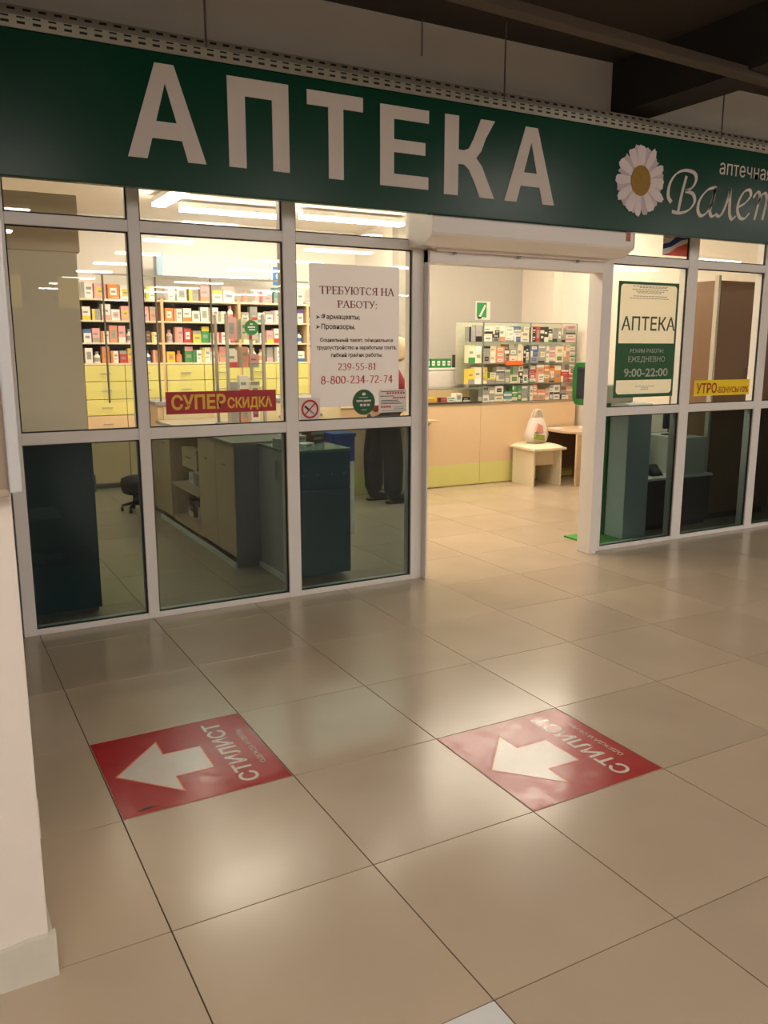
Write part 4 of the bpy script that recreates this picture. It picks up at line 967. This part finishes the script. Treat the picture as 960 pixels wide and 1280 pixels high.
# ---- behind the right-hand windows
t = thing('low_dark_counter', 'low charcoal counter with white top just behind the right-hand windows', 'counter', (5.1, 2.6, 0))
MB().box(4.66, 5.49, 2.35, 2.85, .05, .425).build('body', mat('charcoal_laminate', (64, 60, 58), .5), t)
MB().box(4.68, 5.48, 2.38, 2.83, 0, .05).build('plinth', BLACK, t)
MB().box(4.64, 5.495, 2.33, 2.87, .425, .445).build('top_board', WHITEP, t, bev=.003)
MB().box(4.66, 5.44, 2.86, 2.88, .445, .76).build('rear_board', WHITEP, t)
MB().box(5.12, 5.42, 2.36, 2.80, .445, .76).build('white_cabinet', mat('white_box_laminate', (220, 214, 204), .5), t, bev=.004)
t = thing('wire_stand', 'slim metal stand with small shelves and packs on the low dark counter', 'stand', (4.80, 2.75, .445))
MB().tube((4.83, 2.75, .445), (4.83, 2.75, 1.05), .010, n=8).build('pole', MATS['grey_rod'], t)
MB().lathe(4.83, 2.75, [(.05, .445), (.045, .46)], 14).build('base', BLACK, t)
for z in (.66, .80, .93): MB().box(4.76, 5.05, 2.70, 2.80, z, z + .008).build('shelf', WHITEP, t)
for i, (x, z, c0) in enumerate(((4.80, .668, 'white'), (4.88, .668, 'brown'), (4.98, .668, 'blue'), (4.80, .808, 'grey'), (4.88, .808, 'white'), (4.98, .808, 'blue'), (4.82, .938, 'white'), (4.91, .938, 'white'))):
    item(x, 2.75, z, .065, .06, .08, c0, 'grey', i % 4, '%s small pack, %s on the %s shelf of the slim metal stand' % (c0, ORD[(0, 1, 2, 0, 1, 2, 0, 1)[i]], ('lower', 'middle', 'upper')[(0, 0, 0, 1, 1, 1, 2, 2)[i]]), 'packs on the slim stand', rz=0)
t = thing('card_reader', 'small black card reader with tilted keypad on the low dark counter', 'card reader', (4.93, 2.50, .445))
MB().prism([(2.42, .447), (2.52, .447), (2.54, .53), (2.50, .53)], 4.87, 5.0, plane='yz').build('body', BLACK, t, bev=.004)
MB().prism([(2.424, .47), (2.428, .47), (2.498, .525), (2.494, .525)], 4.885, 4.985, plane='yz').build('keypad', mat('grey_keypad', (70, 72, 74), .5), t)
t = thing('web_camera', 'small dark camera on a short stalk on the low dark counter', 'camera', (5.02, 2.66, .445))
MB().tube((5.02, 2.66, .445), (5.02, 2.66, .56), .008, n=8).build('stalk', WHITEP, t)
MB().lathe(5.02, 2.66, [(.012, .56), (.035, .60), (.035, .625), (.01, .63)], 14).build('body', BLACK, t)
t = thing('blue_monitor', 'dark blue monitor back standing on the white cabinet of the low counter', 'monitor', (5.27, 2.6, .76))
MB().box(5.14, 5.42, 2.57, 2.60, .82, 1.02).build('panel', mat('dark_blue_plastic', (34, 48, 74), .4), t, bev=.006)
MB().box(5.25, 5.31, 2.575, 2.61, .765, .85).build('neck', BLACK, t)
MB().box(5.19, 5.37, 2.52, 2.66, .76, .77).build('foot', BLACK, t, bev=.003)
t = thing('brown_cupboard', 'tall brown cupboard behind the window with the yellow strip', 'cupboard', (5.75, 2.55, 0))
BRN = mat('brown_cupboard_laminate', (128, 96, 70), .4, var=.1, scale=6)
MB().box(5.53, 6.38, 2.44, 2.90, .06, 2.06).build('body', BRN, t)
MB().box(5.56, 6.36, 2.47, 2.88, 0, .06).build('plinth', BLACK, t)
for a, b, hx_ in ((5.535, 5.955, 5.92), (5.96, 6.375, 6.0)):
    d_ = MB().box(a, b, 2.42, 2.44, .07, 2.05).build('door', BRN, t, bev=.003)
    sub(d_, MB().tube((hx_, 2.395, 1.20), (hx_, 2.395, 1.34), .007, n=8).tube((hx_, 2.395, 1.2), (hx_, 2.42, 1.2), .005, n=6).tube((hx_, 2.395, 1.34), (hx_, 2.42, 1.34), .005, n=6), 'handle', STEEL, t)
MB().box(5.50, 5.528, 2.42, 2.46, 0, 2.10).build('edge_profile', mat('pale_edge_profile', (196, 186, 168), .35), t)
for nm, lb, cat_, y0, y1, z0, z1, m_ in (('blue_wall_card', 'small violet-blue card on the right wall above the white dispenser', 'card', 3.42, 3.58, 1.86, 2.06, mat('violet_blue_print', (70, 74, 150), .5)),
                                   ('wall_dispenser', 'white wall dispenser with a dark window on the right wall', 'dispenser', 3.37, 3.53, 1.51, 1.75, WHITEP),
                                   ('magenta_box', 'magenta red box fixed on the right wall above the yellow strip', 'box', 3.21, 3.50, 1.21, 1.365, mat('magenta_plastic', (184, 42, 66), .45)),
                                   ('blue_wall_box', 'dark blue box on the right wall below the magenta box', 'box', 3.22, 3.44, .99, 1.09, mat('navy_plastic', (30, 54, 110), .45))):
    t = thing(nm, lb, cat_, (6.36, (y0 + y1) / 2, z0))
    dpt = .012 if 'card' in nm else .07
    MB().box(6.419 - dpt, 6.419, y0, y1, z0, z1).build('body', m_, t, bev=.004)
    MB().box(6.417 - dpt, 6.4195 - dpt, (y0 * .7 + y1 * .3), (y0 * .35 + y1 * .65), z0 * .6 + z1 * .4, z0 * .3 + z1 * .7).build('front_mark', PAPER if 'disp' not in nm else BLACK, t)

# ================================================================== PERSON AT THE COUNTER
def skin(name, verts, edges, m, parent, lv=2, root=0):
    off = pw(parent)
    me = bpy.data.meshes.new(name); me.from_pydata([(v[0] - off.x, v[1] - off.y, v[2] - off.z) for v in verts], edges, []); me.materials.append(m)
    o = bpy.data.objects.new(name, me); C.objects.link(o); o.parent = parent
    o.modifiers.new('skin', 'SKIN'); sv = me.skin_vertices[0].data
    for i, v in enumerate(verts):
        rr = v[3]; sv[i].radius = rr if isinstance(rr, tuple) else (rr, rr); sv[i].use_root = (i == root)
    s_ = o.modifiers.new('sub', 'SUBSURF'); s_.levels = lv; s_.render_levels = lv
    o.modifiers['skin'].use_smooth_shade = True
    return o
PX, PY = 3.50, 4.62            # hips; the person faces +X (towards the till), turned slightly to the counter
pe = thing('person', 'person in dark red and black jacket, black trousers and boots standing beyond third window', 'person', (PX, PY, 0))
SKIN = mat('skin', (208, 164, 136), .55); TRO = mat('black_trouser_cloth', (24, 23, 26), .8, var=.2, scale=30); BOOT = mat('black_boot_leather', (20, 19, 20), .4)
JR = mat('dark_red_jacket_cloth', (128, 26, 36), .75, var=.1, scale=20); JB = mat('black_jacket_cloth', (26, 24, 28), .75); HAIR = mat('blonde_hair', (204, 184, 150), .6, var=.15, scale=40)
L = [(3.47, 4.74), (3.55, 4.49)]
body = [(PX, PY, .90, (.13, .10)), (PX, PY, 1.08, (.105, .09)), (PX + .01, PY, 1.26, (.14, .10)), (PX + .05, PY, 1.33, (.07, .06)), (PX + .13, PY, 1.40, (.055, .055)),
        (PX - .0, PY + .09, .84, .085), (L[0][0] - .01, L[0][1], .46, .055), (L[0][0], L[0][1], .09, .04), (L[0][0] + .14, L[0][1] - .01, .04, .035),
        (PX + .02, PY - .09, .84, .085), (L[1][0], L[1][1], .46, .055), (L[1][0], L[1][1], .09, .04), (L[1][0] + .14, L[1][1] - .03, .04, .035),
        (PX + .01, PY + .17, 1.30, .05), (PX + .06, PY + .21, 1.05, .04), (PX + .24, PY + .17, .98, .03), (PX + .31, PY + .15, .98, (.035, .02)),
        (PX + .01, PY - .17, 1.30, .05), (PX + .13, PY - .21, 1.06, .04), (PX + .26, PY - .15, 1.0, .03), (PX + .29, PY - .12, 1.0, (.035, .02))]
ed = [(0, 1), (1, 2), (2, 3), (3, 4), (0, 5), (5, 6), (6, 7), (7, 8), (0, 9), (9, 10), (10, 11), (11, 12), (2, 13), (13, 14), (14, 15), (15, 16), (2, 17), (17, 18), (18, 19), (19, 20)]
for base, sgn in ((16, 1), (20, -1)):            # five fingers a hand, the thumb from the side of the palm
    hx_, hy_, hz_, _ = body[base]
    for k in range(4):
        dy = (k - 1.5) * .017; ln = (.055, .065, .06, .045)[k]; i0 = len(body)
        body += [(hx_ + .03, hy_ + dy, hz_, .0095), (hx_ + .03 + ln * .6, hy_ + dy, hz_ - .008, .0085), (hx_ + .03 + ln, hy_ + dy, hz_ - .03, .0075)]
        ed += [(base, i0), (i0, i0 + 1), (i0 + 1, i0 + 2)]
    i0 = len(body); body += [(hx_ - .01, hy_ - sgn * .035, hz_, .011), (hx_ + .03, hy_ - sgn * .05, hz_ - .015, .0085)]; ed += [(base, i0), (i0, i0 + 1)]
skin('body', body, ed, SKIN, pe)
# head with nose, mouth, eyes, ears
HC = Vector((PX + .19, PY, 1.48))
hd = MB(); n = 18; m_ = 12; vs = []
for j in range(m_ + 1):
    ph = PI * j / m_
    for i in range(n):
        th = 2 * PI * i / n; x, y, z = math.sin(ph) * math.cos(th), math.sin(ph) * math.sin(th), math.cos(ph)
        sx = .092 if z > -.2 else .092 * (1 + .25 * (z + .2)); sy = .074 if z > -.1 else .074 * (1 + .45 * (z + .1))
        nose = .022 * math.exp(-((y / .16) ** 2 + ((z + .12) / .14) ** 2)) if x > 0 else 0
        lips = .006 * math.exp(-((y / .3) ** 2 + ((z + .5) / .06) ** 2)) if x > 0 else 0
        vs.append(HC + Vector((x * sx + nose + lips, y * sy, z * .112)))
hd.add(vs, [(j * n + i, j * n + (i + 1) % n, (j + 1) * n + (i + 1) % n, (j + 1) * n + i) for j in range(m_) for i in range(n)], 0, True)
head = hd.build('head', SKIN, pe)
for s_ in (-1, 1):
    sub(head, MB().lathe(HC.x + .078, HC.y + s_ * .028, [(.002, HC.z + .004), (.010, HC.z + .012), (.002, HC.z + .020)], 8), 'eye', BLACK, pe)
    sub(head, MB().lathe(HC.x - .0, HC.y + s_ * .076, [(.004, HC.z - .03), (.014, HC.z), (.012, HC.z + .02), (.003, HC.z + .03)], 8, sy=.5), 'ear', SKIN, pe)
sub(head, MB().box(HC.x + .078, HC.x + .086, HC.y - .02, HC.y + .02, HC.z - .060, HC.z - .054), 'mouth', mat('lip_red', (160, 84, 78), .5), pe)
hr = MB(); vs = []
for j in range(9):
    ph = PI * .62 * j / 8
    for i in range(n):
        th = 2 * PI * i / n; x, y, z = math.sin(ph) * math.cos(th), math.sin(ph) * math.sin(th), math.cos(ph)
        k_ = 1.16 + .02 * math.sin(7 * th); zz = z * .112 * 1.13
        if z < .25 and x > .25: k_ = .9
        if z < 0 and x < .3: zz -= .06 * (1 - max(x, -1)) * .5
        vs.append(HC + Vector((x * .092 * k_, y * .078 * k_, zz)))
hr.add(vs, [(j * n + i, j * n + (i + 1) % n, (j + 1) * n + (i + 1) % n, (j + 1) * n + i) for j in range(8) for i in range(n)], 0, True)
hr.build('hair', HAIR, pe)
skin('trousers', [(PX, PY, .96, (.145, .115)), (PX, PY + .09, .80, .118), (L[0][0] - .01, L[0][1], .46, .105), (L[0][0], L[0][1], .20, .10), (L[0][0], L[0][1], .07, .098),
                  (PX + .02, PY - .09, .80, .118), (L[1][0], L[1][1], .46, .105), (L[1][0], L[1][1], .20, .10), (L[1][0], L[1][1], .07, .10)], [(0, 1), (1, 2), (2, 3), (3, 4), (0, 5), (5, 6), (6, 7), (7, 8)], TRO, pe)
for (x, y), dy in ((L[0], -.01), (L[1], -.03)):
    bt = skin('boot', [(x - .02, y, .20, .07), (x - .02, y, .062, .072), (x + .08, y + dy * .5, .052, (.058, .052)), (x + .17, y + dy, .05, (.058, .048)), (x + .22, y + dy * 1.2, .045, (.045, .038))], [(0, 1), (1, 2), (2, 3), (3, 4)], BOOT, pe)
    sub(bt, MB().prism([(x - .07, y - .035), (x - .07, y + .035), (x + .16, y + dy + .04), (x + .23, y + dy * 1.2), (x + .16, y + dy - .04)], 0, .022, plane='xy'), 'sole', BLACK, pe)
skin('jacket', [(PX, PY, .86, (.165, .135)), (PX, PY, 1.05, (.14, .12)), (PX + .01, PY, 1.26, (.155, .12)), (PX + .03, PY, 1.38, (.08, .075)),
                (PX + .01, PY + .17, 1.29, .072), (PX + .06, PY + .22, 1.05, .06), (PX + .22, PY + .17, .985, .05),
                (PX + .01, PY - .17, 1.29, .072), (PX + .13, PY - .22, 1.06, .07), (PX + .24, PY - .155, 1.0, .055)],
     [(0, 1), (1, 2), (2, 3), (2, 4), (4, 5), (5, 6), (2, 7), (7, 8), (8, 9)], JR, pe)
skin('black_vest', [(PX - .005, PY, .93, (.178, .142)), (PX, PY, 1.08, (.158, .132)), (PX + .01, PY, 1.25, (.166, .128)), (PX + .02, PY, 1.34, (.11, .09))], [(0, 1), (1, 2), (2, 3)], JB, pe)

# ---- hanging yellow adverts across the hall (mirrored in the first window)
for x0, x1, lb in ((1.13, 1.36, 'narrow yellow advert board hanging across the hall, left one'), (1.98, 2.38, 'wider yellow advert board hanging across the hall, right one')):
    t = thing('hanging_advert', lb, 'advert', ((x0 + x1) / 2, -10, 2.2), 'yellow adverts hanging in the hall')
    MB().box(x0, x1, -10.03, -10.0, 2.2, 2.75).build('board', emis('backlit_yellow', (1, .72, .18), 1.6), t)
    for x in (x0 + .03, x1 - .03): MB().tube((x, -10.015, 2.75), (x, -10.015, 3.38), .004, n=6).build('wire', MATS['grey_wire'], t)
